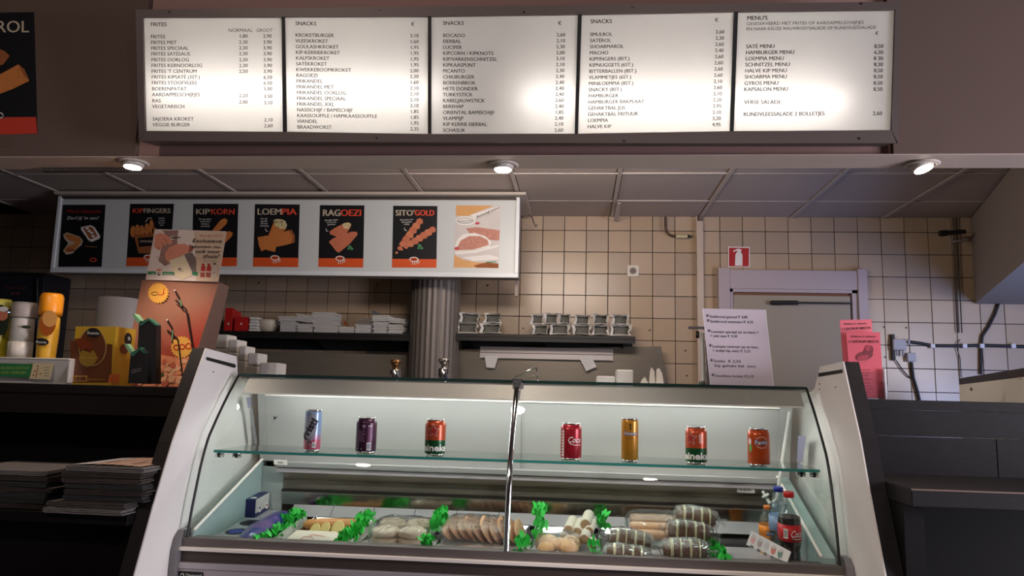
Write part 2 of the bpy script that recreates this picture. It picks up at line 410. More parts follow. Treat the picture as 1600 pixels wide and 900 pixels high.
# ================================================================ MENU LIGHT BOARD
YT, YBm = 2.20, 2.265
mT = at(800, 25, YT); mB = at(800, 208, YBm)
mN = V((1, 0, 0)).cross(mT-mB).normalized()
if mN.y > 0: mN = -mN
mP = mT
def mp(x, y, out=0): return onp(x, y, mP, mN)+mN*out
MF = M('board_frame_metal', (96, 84, 80), .5, .3)
board = thing('menu_board', 'long backlit white menu board of five price panels hung on the bulkhead', 'menu board', mp(810, 215))
PAN = bpy.data.materials.new('backlit_acrylic'); PAN.use_nodes = True
nt = PAN.node_tree; nt.nodes.remove(nt.nodes['Principled BSDF'])
tr = nt.nodes.new('ShaderNodeBsdfTranslucent'); tr.inputs[0].default_value = (.80, .79, .78, 1)
df = nt.nodes.new('ShaderNodeBsdfDiffuse'); df.inputs[0].default_value = (.75, .74, .73, 1)
mx = nt.nodes.new('ShaderNodeMixShader'); mx.inputs[0].default_value = .35
nt.links.new(tr.outputs[0], mx.inputs[1]); nt.links.new(df.outputs[0], mx.inputs[2]); nt.links.new(mx.outputs[0], nt.nodes['Material Output'].inputs[0])
panels = [
 [(225, 28.5), (440.5, 28), (442.5, 206), (229, 204.5)],
 [(445.5, 27.5), (669, 27), (669, 209.5), (448.5, 206)],
 [(674, 27), (903, 24.5), (898, 209), (674, 209.5)],
 [(909, 24), (1146.5, 20.5), (1140, 205), (903, 209)],
 [(1153, 20), (1397, 17.5), (1391, 203.5), (1146, 205)]]
T1 = [(236, 57), (236, 76), (236, 85), (236, 94), (236, 103), (237, 112)]
F0 = [("FRITES", 60), ("FRITES MET", 69), ("FRITES SPECIAAL", 78), ("FRITES SAT\u00c9SAUS", 87), ("FRITES OORLOG", 96), ("FRITES KERNOORLOG", 105), ("FRITES 'T CENTRUM", 114), ("FRITES KIPSAT\u00c9 (3ST.)", 123), ("FRITES STOOFVLEES", 132), ("BOERENPATAT", 141.5), ("AARDAPPELSCHIJFJES", 150.5), ("RAS", 160), ("VEGETARISCH", 169), ("SAJOERA KROKET", 188.5), ("VEGGIE BURGER", 197.5)]
N0 = [("1,80", 59), ("2,30", 68.5), ("2,30", 77.5), ("2,30", 86.5), ("2,30", 96), ("2,30", 105), ("2,50", 114), ("2.20", 152), ("2.00", 162)]
G0 = [("2,90", 59), ("3,90", 68.5), ("3,90", 77.5), ("3,90", 86.5), ("3,90", 96), ("3,90", 105), ("3,90", 114), ("6,50", 123.5), ("6,50", 132.5), ("5,00", 141.5), ("3.50", 153), ("3,10", 163), ("2,10", 190), ("2,60", 199)]
S1 = [("KROKETBURGER", "3,10"), ("VLEESKROKET", "1,60"), ("GOULASHKROKET", "1,95"), ("KIP-KERRIEKROKET", "1,95"), ("KALFSKROKET", "1,95"), ("SAT\u00c9KROKET", "1,95"), ("KWEKKEBOOMKROKET", "2,00"), ("RAGOEZI", "2,30"), ("FRIKANDEL", "1,60"), ("FRIKANDEL MET", "2,10"), ("FRIKANDEL OORLOG", "2,10"), ("FRIKANDEL SPECIAAL", "2,10"), ("FRIKANDEL XXL", "3,10"), ("NASISCHIJF / BAMISCHIJF", "1,85"), ("KAASSOUFFLE / HAMKAASSOUFFLE", "1,85"), ("VIANDEL", "1,95"), ("BRAADWORST", "2,35")]
S2 = [("BOCADO", "2,60"), ("EIERBAL", "2,10"), ("LUCIFER", "2,30"), ("KIPCORN / KIPKNOTS", "2,00"), ("KIP/VARKENSCHNITZEL", "3,10"), ("KIPKAASPUNT", "2,10"), ("PICANTO", "2,30"), ("CHILIBURGER", "2,40"), ("BOERENBROK", "2,40"), ("HETE DONDER", "2,40"), ("TURKYSTICK", "2,40"), ("KABELJAUWSTICK", "2,60"), ("BEREHAP", "2,40"), ("ORIENTAL BAMISCHIJF", "1,85"), ("VLAMPIJP", "2,40"), ("KIP KERRIE EIERBAL", "2,10"), ("SCHASLIK", "2,60")]
S3 = [("SMULROL", "2,60"), ("SAT\u00c9ROL", "2,30"), ("SHOARMAROL", "2,60"), ("MACHO", "2,40"), ("KIPFINGERS (8ST.)", "2,60"), ("KIPNUGGETS (6ST.)", "2,60"), ("BITTERBALLEN (8ST.)", "2,60"), ("VLAMMETJES (6ST.)", "2,60"), ("MINILOEMPIA (8ST.)", "2,10"), ("SNACKY (8ST.)", "2,60"), ("HAMBURGER", "2,10"), ("HAMBURGER BAKPLAAT", "2,20"), ("GEHAKTBAL JUS", "2,95"), ("GEHAKTBAL FRITUUR", "2,10"), ("LOEMPIA", "3,20"), ("HALVE KIP", "4,95")]
S4 = [("SAT\u00c9 MENU", "8,50", 75.5), ("HAMBURGER MENU", "6,30", 85), ("LOEMPIA MENU", "8 30", 94.5), ("SCHNITZEL MENU", "8,30", 104), ("HALVE KIP MENU", "8,50", 113.5), ("SHOARMA MENU", "8,50", 123), ("GYROS MENU", "8,50", 133), ("KAPSALON MENU", "8,50", 142.5)]
HC, SX = 5.7, 1.02
for k, c in enumerate(panels):
    q = [mp(x, y) for x, y in c]
    pan = MB().prism(q, -mN*.003, PAN).build('price_panel', parent=board)
    t = Print(mP, mN)
    def L(s, x, y, h=HC, al='L', sl=.0, sx=SX): t.text(s, x, y, h, DARKTXT, 1, sx=sx, slope=sl, align=al, bold=.035)
    if k == 0:
        L("FRITES", 235.5, 41, 6.2); t.text("NORMAAL", 357.5, 50, 5.6, DARKTXT, 1, wid=37.5, bold=.006); t.text("GROOT", 401, 50, 5.6, DARKTXT, 1, wid=25, bold=.006)
        for s_, y in F0: L(s_, 235.5+(y-60)*.022, y)
        for s_, y in N0: L(s_, 387, y, al='R')
        for s_, y in G0: L(s_, 424.5+(y-60)*.012, y, al='R')
    elif k == 1:
        L("SNACKS", 461.5, 39.5, 6.3, sl=.01); L("\u20ac", 642.5, 40.5, 6)
        for i, (a_, b_) in enumerate(S1): L(a_, 461.5+i*.18, 57.5+i*8.97, sl=.01); L(b_, 654, 58.5+i*9.1, al='R')
    elif k == 2:
        L("SNACKS", 692, 39, 6.3); L("\u20ac", 872, 39, 6)
        for i, (a_, b_) in enumerate(S2): L(a_, 692, 58+i*9.25, sl=.004); L(b_, 883-i*.2, 57+i*9.3, al='R')
    elif k == 3:
        L("SNACKS", 922.5, 36.5, 6.5, sl=-.01); L("\u20ac", 1117, 34, 6)
        for i, (a_, b_) in enumerate(S3): L(a_, 922-i*.28, 56.5+i*9.6, sl=-.012); L(b_, 1131.5-i*.38, 52.5+i*9.65, al='R')
    else:
        L("MENU'S", 1167, 31.5, 6.8, sl=-.01)
        t.text("GESESERVEERD MET FRITES OF AARDAPPELSCHIJFJES", 1166.5, 39.5, 5, DARKTXT, 1, wid=183, slope=-.012)
        t.text("EN NAAR KEUZE RAUWKOSTSALADE OF RUNDVLEESSALADE", 1166.5, 47.5, 5, DARKTXT, 1, wid=202, slope=-.012)
        L("\u20ac", 1367.5, 54.5, 5.5)
        for a_, b_, y in S4: L(a_, 1165.5-(y-75)*.045, y, 6.1, sl=-.01); L(b_, 1380-(y-75)*.02, y-.5, 6, 'R')
        L("VERSE SALADE", 1162.5, 162.5, 6.4); L("RUNDVLEESSALADE 2 BOLLETJES", 1161.5, 181.5, 6.2, sl=-.01); L("2,60", 1378, 180, 6.2, 'R')
    stuff(t.build('lettering', parent=pan))
# frame: border rails, mullions, back box, tubes inside
fr = MB()
def rail(pts, o0, o1, m=MF): fr.prism([mp(x, y, o0) for x, y in pts], mN*(o1-o0), m)
O = [(214, 16), (812, 12), (1407, 6), (1399, 224), (812, 222), (220, 221)]
rail([(214, 16), (1407, 4), (1398, 16.5), (1153, 19.5), (909, 23.5), (674, 26.5), (445, 27.5), (224, 28)], -.004, .008)
rail([(229, 205), (448, 206.5), (674, 210), (900, 209.5), (1146, 205.5), (1391, 204), (1399, 224), (1100, 224.5), (670, 223), (220, 221)], -.004, .008)
rail([(214, 16), (224.5, 28), (229, 205), (219, 221)], -.004, .008)
rail([(1397.5, 17), (1407, 4), (1401, 224), (1391.5, 204)], -.004, .008)
for (a_, b_, c_, e_) in [(440.5, 445.5, 448.5, 442.5), (669, 674, 674, 669), (903, 909, 903, 898), (1146.5, 1153, 1146, 1140)]:
    rail([(a_, 20+(1146-a_)*.01), (b_, 20+(1146-a_)*.01), (c_, 209), (e_, 209)], -.006, .003, INK)
fr.build('frame', parent=board)
bk = MB(); DB = .088; BX = M('lightbox_inner_white', (235, 232, 225), .7)
cs = [mp(217, 18), mp(1403, 10), mp(1398, 219), mp(221, 219)]
b2 = [p-mN*DB for p in cs]
for i in range(4):
    a_, b_ = cs[i], cs[(i+1) % 4]; c_, e_ = b2[(i+1) % 4], b2[i]
    bk.add([a_-mN*.004, b_-mN*.004, c_, e_], [(0, 1, 2, 3)], BX)
bk.add(b2, [(3, 2, 1, 0)], BX)
for i in range(4):
    a_, b_ = cs[i], cs[(i+1) % 4]; cc_ = sum(cs, V((0, 0, 0)))/4; o1 = ((a_+b_)/2-cc_).normalized()*.003
    bk.prism([a_+o1-mN*.005, b_+o1-mN*.005, b2[(i+1) % 4]+o1, b2[i]+o1], o1, MF)
bk.prism([p-mN*.001 for p in b2], -mN*.004, MF)
bk.build('light_housing', parent=board)
TG = M('tube_glow', (255, 250, 240), .5, emit=(1, .96, .93), estr=25)
for (x0, y0, x1, y1) in [(236, 139, 690, 145), (812, 154, 1325, 158)]:
    a_, b_ = mp(x0, y0, -.054), mp(x1, y1, -.054)
    MB().tube([a_, b_], .008, 10, TG).build('fluorescent_tube', parent=board)
sc_ = MB()
for (x, y) in [(267, 20), (594, 17.5), (819, 20.5), (989, 12.5), (1344, 7), (590, 224-8), (975, 224-3), (1341, 217)]:
    sc_.lathe([(.0035, 0), (.0035, .0015)], mp(x, y, .008), 8, BLACK, axis=mN)
stuff(sc_.build('screw', parent=board))

# poster on the bulkhead, cut by the frame of the picture
pp = Print((0, YF, 2), (0, -1, 0), .0008)
Bk = M('poster_black', (14, 15, 20), .45); OR = M('poster_orange', (214, 84, 34), .5); ORD = M('poster_orange_dim', (196, 70, 28), .5)
CRM = M('poster_cream', (196, 182, 160), .6); RDO = M('poster_red_orange', (226, 78, 48), .6); WHT = M('print_white', (232, 228, 222), .6)
BR1 = M('fried_crust', (196, 118, 56), .7, noise=.25, nscale=90); BR2 = M('fried_brown', (150, 84, 42), .7, noise=.3, nscale=90); BR3 = M('fried_pinkish', (196, 112, 80), .7, noise=.25, nscale=120)
FIL = M('filling_print', (206, 190, 140), .7, noise=.6, nscale=160); GRN = M('print_green', (70, 140, 90), .6)
po = [(-75, 21), (53.5, 19), (59, 209), (-70, 212)]
pp.poly(po, Bk, 1); pp.poly([(-70, 184), (56.8, 183), (58.8, 209), (-70, 212)], RDO if False else M('poster_red', (196, 58, 40), .5), 2)
pp.text("SMULROL", 46, 51, 19, CRM, 3, wid=118, align='R', bold=.03)
pp.poly([(-20, 70), (8, 80), (16, 88), (6, 101), (-20, 108)], BR2, 3); pp.poly([(-20, 128), (30, 101), (40, 110), (47, 127), (20, 140), (-20, 155)], BR1, 4); pp.poly([(30, 101), (40, 110), (47, 127), (38, 118)], BR2, 5)
for k in range(9): pp.line([(-2+k*.8, 178+k*.3), (6+k*.6, 181+k*.8)], .8, WHT, 5)
pp.ell(0, 181, 6.5, 5, WHT, 4); pp.ell(0, 181, 5, 3.6, Bk, 5)
pt = pp.build('food_poster'); tag(pt, 'dark poster with fried rolls on the bulkhead at the far left edge', 'poster')
nt_ = Print((0, YF, 2), (0, -1, 0), .0008).poly([(-10, 213), (19, 213), (19.5, 230), (-10, 230)], M('paper_strip_tan', (92, 74, 62), .8), 1).build('paper_label'); tag(nt_, 'small tan paper strip on the bulkhead under the cropped poster', 'label')

# ================================================================ POSTER LIGHTBOX BEHIND
YL = 4.57
LX0, LX1 = at(85, 370, YL).x, at(811, 370, YL).x
LZ0 = at(450, 430, YL).z; LZ1 = at(450, 307.5, YL).z
lb = thing('poster_lightbox', 'long unlit grey lightbox holding seven snack posters, hung under the kitchen ceiling', 'lightbox', ((LX0+LX1)/2, YL+.05, LZ0))
GL = M('lightbox_face_grey', (202, 206, 206), .35)
FW = M('lightbox_frame_white', (222, 226, 230), .35)
MB().box(LX0+.02, LX1-.02, YL+.004, YL+.012, LZ0+.02, LZ1-.02, GL).build('face_panel', parent=lb)
MB().box(LX0+.002, LX1-.002, YL+.012, YL+.13, LZ0+.004, LZ1-.002, M('lightbox_side', (150, 142, 138), .5)).build('body', parent=lb)
f_ = MB(); f_.box(LX0, LX1, YL-.006, YL+.014, LZ0, LZ0+.028, FW, .002); f_.build('bottom_rail', parent=lb)
for xx in (LX0, LX1-.022): MB().box(xx, xx+.022, YL-.006, YL+.014, LZ0+.0285, LZ1-.001, FW, .002).build('side_rail', parent=lb)
MB().box(LX0, LX1, YL-.003, YL+.014, LZ1-.012, LZ1, M('rail_dark', (60, 52, 48), .5)).build('top_rail', parent=lb)
MB().prism([(LX1-.03, YL+.132, LZ0+.06), (LX1-.03, YL+.30, LZ0+.06), (LX1-.03, YL+.22, LZ0-.09), (LX1-.03, YL+.16, LZ0-.09)], (.016, 0, 0), M('bracket_paint', (176, 160, 150), .5)).build('wall_bracket', parent=lb)
MB().box(LX0, LX1+.04, YL-.05, YL+.5, LZ1+.004, min(LZ1+.02, ZC-.008), M('capping_board', (190, 178, 168), .7)).build('capping_board', parent=lb)
PN = (0, -1, 0)
def poster(fn, label, name='food_poster'):
    p = Print((0, YL+.004, 2), PN, .0008); fn(p); o = p.build(name); tag(o, label, 'poster', None); return o
def badge(p, x, y):
    p.ell(x, y, 7.2, 4.2, WHT, 4, rot=.05); p.ell(x, y, 5.6, 2.8, OR, 5); p.line([(x-4, y), (x+4, y)], 1.8, M('badge_brown', (120, 40, 30), .6), 6)
    for dx in (-2, 1.5, 5): p.line([(x+dx, y+3), (x+dx-.5, y+9-abs(dx)*.3)], 1.1, WHT, 4)
    p.line([(x+6, y+2), (x+8.5, y+3.5), (x+7, y+6)], 1.1, WHT, 4)
def scribble(p, x, y, lines, h=2.6, sl=0.0):
    for k, s_ in enumerate(lines): p.text(s_, x, y+k*6.2, h, WHT, 4, slope=sl, align='C', sx=.85, bold=.015)
    p.line([(x-5, y+6.2*len(lines)-1), (x-3, y+6.2*len(lines)+3), (x, y+6.2*len(lines)+3)], .9, WHT, 4)
def base(p, c, yo=None):
    (ax, ay), (bx, by), (cx, cy), (dx, dy) = c
    p.poly(c, Bk, 1)
    f = (yo-ay)/(dy-ay)
    p.poly([(ax+(dx-ax)*f, yo), (bx+(cx-bx)*f, yo+(by-ay)), (cx, cy), (dx, dy)], OR, 2)
def fP1(p):
    p.poly([(98, 320), (165, 320), (159, 417), (91, 417)], Bk, 1)
    p.text("Mora Klassche", 131, 333, 6, M('poster_dark_red', (170, 34, 26), .6), 3, wid=54, align='C', shear=.25, bold=.01)
    p.text("Durf jij 'm aan?", 130, 343, 5, WHT, 3, wid=50, align='C', shear=.3, bold=.01)
    p.poly([(127, 355), (142, 352), (148, 355), (157, 369), (156, 373), (144, 378), (139, 376), (127, 359)], WHT, 3)
    p.poly([(130, 356), (142, 354), (146, 357), (153, 369), (143, 374), (140, 373)], BR2, 4)
    for (x, y) in [(137, 357), (140, 361), (144, 364), (146, 369)]: p.ell(x, y, 3, 2, WHT, 5, n=8)
    p.poly([(99, 367), (105, 363), (125, 370), (130, 376), (128, 383), (120, 389), (114, 396), (104, 398), (99, 392), (103, 386), (107, 380), (101, 373)], CRM, 3)
    p.poly([(101, 368), (106, 365), (124, 371), (128, 377), (125, 382), (108, 375)], BR1, 4); p.poly([(106, 385), (121, 379), (124, 384), (114, 393), (104, 395), (101, 391)], BR1, 4); p.ell(111, 391, 7, 2.5, BR2, 5)
    p.ell(146, 406, 5.5, 3.4, RDO, 3); p.ell(146, 406, 3.8, 2, Bk, 4)
    p.line([(133, 385), (152, 386)], .7, BR1, 3)
poster(fP1, 'darkest snack poster, leftmost on the grey lightbox, asking a question in white')
def fP2(p):
    base(p, [(203.5, 318.5), (272, 318.5), (265, 416), (197.5, 416)], 402.5)
    p.text("KIP", 208, 333, 7.6, RDO, 3, wid=16, bold=.05); p.text("FINGERS", 225, 333, 7.6, CRM, 3, wid=41.5, bold=.05)
    for k, s_ in enumerate(["Heerlijke", "krokante", "kip op z'n", "best!"]): p.text(s_, 253, 342+k*3.6, 2.3, WHT, 4, align='C', sx=.85)
    p.line([(228, 347), (232, 341), (238, 341)], .8, WHT, 4)
    for (x, y, w_, h_) in [(208, 362, 4, 9), (215, 360, 4, 9), (222, 362, 4, 10), (230, 359, 4, 10), (237, 355, 3.6, 12), (241, 364, 3.6, 9)]: p.ell(x, y, w_, h_, BR1, 3)
    p.poly([(209, 366), (245, 367), (240, 396), (217, 396)], BR2, 4); p.poly([(216, 372), (241, 370), (240, 384), (218, 386)], Bk, 5)
    p.text("KIPFINGERS", 229, 379, 3.4, CRM, 6, wid=19, align='C', bold=.04); badge(p, 232, 402)
poster(fP2, 'chicken fingers poster, second from left, partly hidden by the sauce display')
def fP3(p):
    base(p, [(302, 318.5), (372.5, 318.5), (370, 416), (300, 416)], 402.5)
    p.text("KIP", 307, 335, 9, CRM, 3, wid=21, bold=.05); p.text("KORN", 330.5, 335, 9, RDO, 3, wid=36, bold=.05)
    for k in range(3): p.line([(331+k*11, 333), (340+k*11, 326)], 1.1, Bk, 4)
    for k, s_ in enumerate(["De enige echte is", "onovertroffen", "krokant en", "dat proef je!"]): p.text(s_, 321, 343.5+k*3.7, 2.4, WHT, 4, align='C', sx=.85)
    p.poly([(332, 360), (345, 344), (351, 341), (356, 344), (354, 350), (342, 362), (335, 372)], BR1, 3)
    p.poly([(335, 385), (348, 368), (358, 361), (364, 364), (363, 369), (352, 380)], BR1, 4)
poster(fP3, 'chicken corn poster with two crumbed sticks, directly behind the sauce display header')
def fP4(p):
    base(p, [(398.5, 319), (468.5, 319.5), (466, 417.5), (395.5, 416.5)], 402.5)
    p.text("LOEM", 403, 335.5, 10, CRM, 3, wid=37, bold=.06); p.text("PIA", 441, 335.5, 10, RDO, 3, wid=22.5, bold=.06)
    for k, s_ in enumerate(["Een rijk", "gevulde", "Chinese", "verrassing"]): p.text(s_, 413, 343+k*3.7, 2.6, WHT, 4, align='C', sx=.95, bold=.01)
    p.line([(415, 357), (416, 361), (419, 361.5)], .9, WHT, 4)
    p.poly([(420, 367), (429, 345), (440, 346), (448, 352), (447, 358), (437, 367), (428, 370)], BR1, 3)
    p.poly([(428, 344), (434, 342), (444, 344), (449, 351), (447, 357), (438, 358), (430, 353)], FIL, 4)
    for k in range(14): p.ell(430+random.random()*17, 343.5+random.random()*13, 1.1, .9, random.choice([WHT, INK, BR2, GRN]), 5, n=6)
    p.poly([(403, 371), (422, 367.5), (437, 364), (452, 360), (456, 359.5), (461, 368), (461, 379), (447, 383), (432, 386), (430, 394), (415, 390), (409, 393), (405, 384)], BR1, 6)
    p.poly([(452, 360), (457, 360), (461, 369), (461, 379), (456, 380), (458, 370)], BR2, 7)
    badge(p, 430, 403)
poster(fP4, 'poster of two golden spring rolls on black, fourth from left on the lightbox')
def fP5(p):
    base(p, [(500, 320.5), (569.5, 321), (567.5, 418), (497.5, 417)], 403.5)
    p.text("RAG", 505, 337.5, 10.5, CRM, 3, wid=27, bold=.06); p.text("OEZI", 533, 337.5, 10.5, RDO, 3, wid=31, bold=.06)
    for k, s_ in enumerate(["Smeuige ragout", "van ham en", "groenten"]): p.text(s_, 518, 345+k*3.5, 2.6, WHT, 4, align='C', sx=.95, bold=.01, slope=-.06)
    p.line([(509.5, 357), (510.5, 361), (513, 361.5)], .9, WHT, 4)
    p.poly([(515, 362), (522, 357), (540, 348), (548, 349), (549, 353), (542, 365), (528, 371), (516, 366)], BR3, 3)
    p.poly([(535, 350), (544, 347.5), (549, 350), (545, 358), (537, 357)], FIL, 4)
    p.poly([(514, 378), (520, 373), (550, 362), (558, 362.5), (559, 367), (546, 382), (530, 395), (526, 393)], BR3, 5)
    for (x, y, r_) in [(547, 386, 3), (550, 389, 2.6), (545, 389, 2)]: p.ell(x, y, r_, r_*.8, GRN, 6, n=7)
    badge(p, 531.5, 404)
poster(fP5, 'poster of two pinkish crumbed ragout wedges on black, fifth from left on the lightbox')
def fP6(p):
    base(p, [(614.5, 321.5), (683.5, 322), (682, 418.5), (612.5, 418)], 404.5)
    p.text("SITO'", 618.5, 337, 9.3, CRM, 3, wid=29, bold=.06); p.text("GOLD", 648.5, 337, 9.3, RDO, 3, wid=30, bold=.06)
    for k, s_ in enumerate(["Gesneden met", "een gouden", "randje"]): p.text(s_, 635.5, 344.5+k*3.5, 2.6, WHT, 4, align='C', sx=.95, bold=.01, slope=-.04)
    p.line([(632, 356), (633, 360), (636, 360.5)], .9, WHT, 4)
    for (a_, b_) in [((620, 395), (656, 346)), ((628, 390), (676, 359))]:
        for k in range(8):
            t_ = k/7; x = a_[0]+(b_[0]-a_[0])*t_; y = a_[1]+(b_[1]-a_[1])*t_
            r_ = 2+4*min(1, t_*3)*(1 if k < 7 else .8); p.poly([(x+r_*(1+.25*((j+k) % 2))*math.cos(j*1.05+k), y+r_*math.sin(j*1.05+k)) for j in range(6)], BR3 if k % 2 else M('fried_pink2', (204, 124, 88), .7, noise=.2, nscale=120), 4+k % 2)
    for (x, y, r_) in [(656, 384, 3), (659, 388, 2.6), (654, 388, 2)]: p.ell(x, y, r_, r_*.8, GRN, 6, n=7)
    badge(p, 647, 405.5)
poster(fP6, 'poster of two skewers of meat pieces on grey-black, sixth from left')
def fP7(p):
    PK = M('photo_meat', (190, 130, 112), .6, noise=.35, nscale=60); PG = M('photo_grey', (206, 198, 194), .5, noise=.12, nscale=14); PT = M('photo_tan', (214, 160, 100), .5, noise=.1, nscale=20)
    p.poly([(713, 321), (782.5, 322), (779, 419), (709, 418)], PG, 1)
    p.poly([(713, 321), (772, 321.5), (745, 332), (730, 338), (712.5, 337)], PT, 2)
    p.poly([(710, 398), (724, 406), (745, 410), (779, 412), (779, 419), (709, 418)], PT, 2)
    p.poly([(740, 415), (760, 410), (779, 412), (779, 419), (745, 418)], BR2, 3)
    p.ell(727.5, 345, 16, 7.2, WHT, 3); p.ell(727, 345, 13, 4.2, INK, 4); p.ell(727, 345, 12.2, 3.5, WHT, 5); p.line([(716, 346), (738, 345)], .8, INK, 6)
    p.poly([(735, 336), (760, 328), (782, 322), (781, 328), (760, 334), (742, 342)], WHT, 3)
    p.text("Bamischijf pikant!", 745, 341, 4, INK, 6, wid=36, slope=-.42, bold=.01)
    p.poly([(728, 357), (745, 355), (781, 360), (780, 376), (755, 374), (735, 366)], PK, 2)
    p.poly([(711, 384), (715, 374), (724, 366), (742, 364), (758, 369), (768, 378), (765, 386), (745, 390), (711, 392)], WHT, 3)
    p.poly([(714, 388), (720, 376), (733, 369), (750, 369), (762, 375), (764, 383), (740, 390), (715, 391)], PK, 4)
    p.ell(714, 388.5, 4, 2.6, M('photo_red', (190, 70, 80), .6), 5); p.ell(746, 349, 3.5, 2, M('photo_red'), 3)
    p.poly([(711, 393), (745, 391), (779, 382), (779, 386), (745, 395), (712, 398)], WHT, 4); p.poly([(722, 402), (765, 398), (779, 402), (778, 406), (740, 408)], WHT, 4)
    p.line([(760, 410), (776, 409)], 1.4, M('print_green', (70, 140, 90), .6), 5)
poster(fP7, 'pale poster with a white oval badge and meat photo, rightmost on the lightbox')

# ================================================================ BACK WALL FITTINGS
sg = Print((0, YW, 2), PN, .0008); c_ = [(1137.5, 385.5), (1171.5, 386), (1171.5, 417.5), (1137.5, 417)]
S_ = thing('extinguisher_sign', 'small red fire extinguisher sign above the door frame', 'sign', at(1154, 417, YW-.004))
mb = MB(); q = [at(x, y, YW-.002) for x, y in c_]; mb.prism(q, (0, -.003, 0), WHT).build('sign_plate', parent=S_)
sg = Print((0, YW-.005, 2), PN, .0006)
sg.poly([(1139, 387), (1170.3, 387.5), (1170, 416.3), (1139, 416)], M('sign_red', (176, 26, 30), .5), 1)
sg.poly([(1149, 398), (1151, 394), (1157.5, 394), (1160, 398), (1160, 415), (1148.5, 415)], WHT, 2); sg.poly([(1151.5, 394.5), (1152, 391.5), (1145.5, 394), (1146, 391.5), (1153, 388.5), (1159, 390), (1157, 394.5)], WHT, 2)
sg.build('pictogram', parent=S_)
so = thing('wall_socket', 'single white round-holed power socket on the cream tiles', 'socket', at(989, 423.5, YW-.002))
p = at(989, 423.5, YW-.002); h = .04
MB().box(p.x-h, p.x+h, YW-.010, YW, p.z-h, p.z+h, M('socket_plastic', (214, 204, 190), .4), .004).build('cover_plate', parent=so)
MB().lathe([(.022, 0), (.022, .001), (.019, .0012), (.018, -.006+.0075)], V((p.x, YW-.010, p.z)), 20, M('socket_recess', (120, 108, 98), .5), axis=(0, -1, 0)).build('socket_well', parent=so)
hb = MB(); 
for dx in (-.007, .007): hb.lathe([(.0035, 0), (.0035, .001)], V((p.x+dx, YW-.0115, p.z)), 8, BLACK, axis=(0, -1, 0))
hb.build('pin_hole', parent=so)
# vertical trunking
tk = MB(); a_ = at(1093.5, 345, YW-.04); b_ = at(1097, 600, YW-.04); hw = .022
tk.box(a_.x-hw, a_.x+hw, YW-.04, YW-.001, .9, a_.z, M('trunking_paint', (196, 176, 160), .5), .003)
tag(tk.build('cable_trunking'), 'white vertical cable trunking on the tiles left of the door', 'trunking')
tk = MB(); a_ = at(1089, 337, YW-.05); tk.tube([V((a_.x, YW-.03, ZC-.005)), V((a_.x, YW-.03, at(1089, 372, YW).z))], .007, 8, M('trunking_paint'))
tk.tube([V((a_.x+.03, YW-.02, ZC-.005)), V((a_.x+.03, YW-.02, at(1089, 346, YW).z))], .014, 8, M('grey_pipe', (120, 106, 96), .5))
tag(tk.build('cable_conduit'), 'thin pale conduit running up beside the top of the trunking', 'conduit')
Y_ = YW-.03
pi_ = MB(); pi_.tube([at(1039.5, 339, Y_), at(1039.5, 355, Y_), at(1041, 362, Y_), at(1046, 367, Y_), at(1053, 369, Y_), at(1070, 369.5, Y_)], .008, 10, M('pipe_brown', (92, 70, 54), .4, .6)); pi_.tube([at(1056, 369.5, Y_-.005), at(1074, 369.5, Y_-.005)], .012, 10, M('tape_cream', (200, 188, 150), .5)); pi_.tube([at(1074, 369.5, Y_), at(1082, 369, Y_)], [.014, .002], 10, BLACK)
tag(pi_.build('bent_pipe'), 'bent brown pipe stub with a cream wrapped end hanging from the ceiling', 'pipe')
hk = MB(); Y_ = 4.75; hk.tube([at(814, 341, Y_), at(826, 337, Y_), at(831, 338, Y_), at(834, 348, Y_), at(838, 355, Y_), at(839, 351, Y_)], .005, 8, M('hook_grey', (110, 98, 90), .4, .8))
tag(hk.build('wire_hook'), 'bent wire hook sticking out from the right end of the poster lightbox', 'hook')
st = MB(); a_ = at(961, 345, 4.95); b_ = at(967, 318, 4.7); st.prism([at(959, 346, 5.15), at(966, 345, 5.15), at(970, 318, 4.78), at(964, 318, 4.78)], (0, 0, .006), M('grid_bar_offwhite'))
tag(st.build('hanging_ceiling_strip'), 'loose ceiling strip hanging down at the wall above the socket', 'strip')
# right side electrical
GY = M('grey_junction_plastic', (176, 172, 178), .5); CBL = M('black_cable', (22, 20, 24), .5)
jb = thing('junction_box', 'larger grey junction box on the tiles with cables leaving it', 'junction box', at(1406, 552, YW-.03))
m_ = MB(); A = at(1396, 530, YW-.05); B = at(1417, 547, YW-.05); m_.box(A.x, B.x, YW-.05, YW-.001, B.z, A.z, GY, .004); m_.build('box_body', parent=jb)
m_ = MB(); 
for (x, y) in [(1402, 551), (1411, 551), (1420, 534)]: m_.lathe([(.008, -.02), (.008, .02)], at(x, y, YW-.03), 8, GY)
stuff(m_.build('cable_gland', parent=jb))
m_ = MB(); A = at(1393, 522, YW-.03); B = at(1400, 563, YW-.03); m_.box(A.x, B.x, YW-.03, YW, B.z, A.z, M('box_mount_dark', (52, 48, 46), .6), .003); m_.build('mount_plate', parent=jb)
j2 = MB(); A = at(1418, 551, YW-.04); B = at(1432, 565, YW-.04); j2.box(A.x, B.x, YW-.04, YW-.001, B.z, A.z, GY, .004); tag(j2.build('junction_box'), 'smaller grey junction box just right of and below the larger one', 'junction box')
def cable(pts, r, label, Y=YW-.015): 
    c = MB(); c.tube([at(x, y, Y) for x, y in pts], r, 8, CBL); return tag(c.build('cable'), label, 'cable')
cable([(1420, 534), (1440, 536.5), (1456, 540), (1500, 540.5), (1535, 539.5), (1580, 541), (1640, 543)], .010, 'thick black cable running right along the tiles from the larger junction box')
cable([(1562, 470), (1555, 490), (1545, 510), (1535, 525), (1533, 542), (1533, 585)], .009, 'black cable curving down from the grey duct to the pale cabinet')
cable([(1424, 566), (1427, 590), (1433, 610), (1438, 632)], .010, 'black cable dropping from the smaller junction box behind the counter')
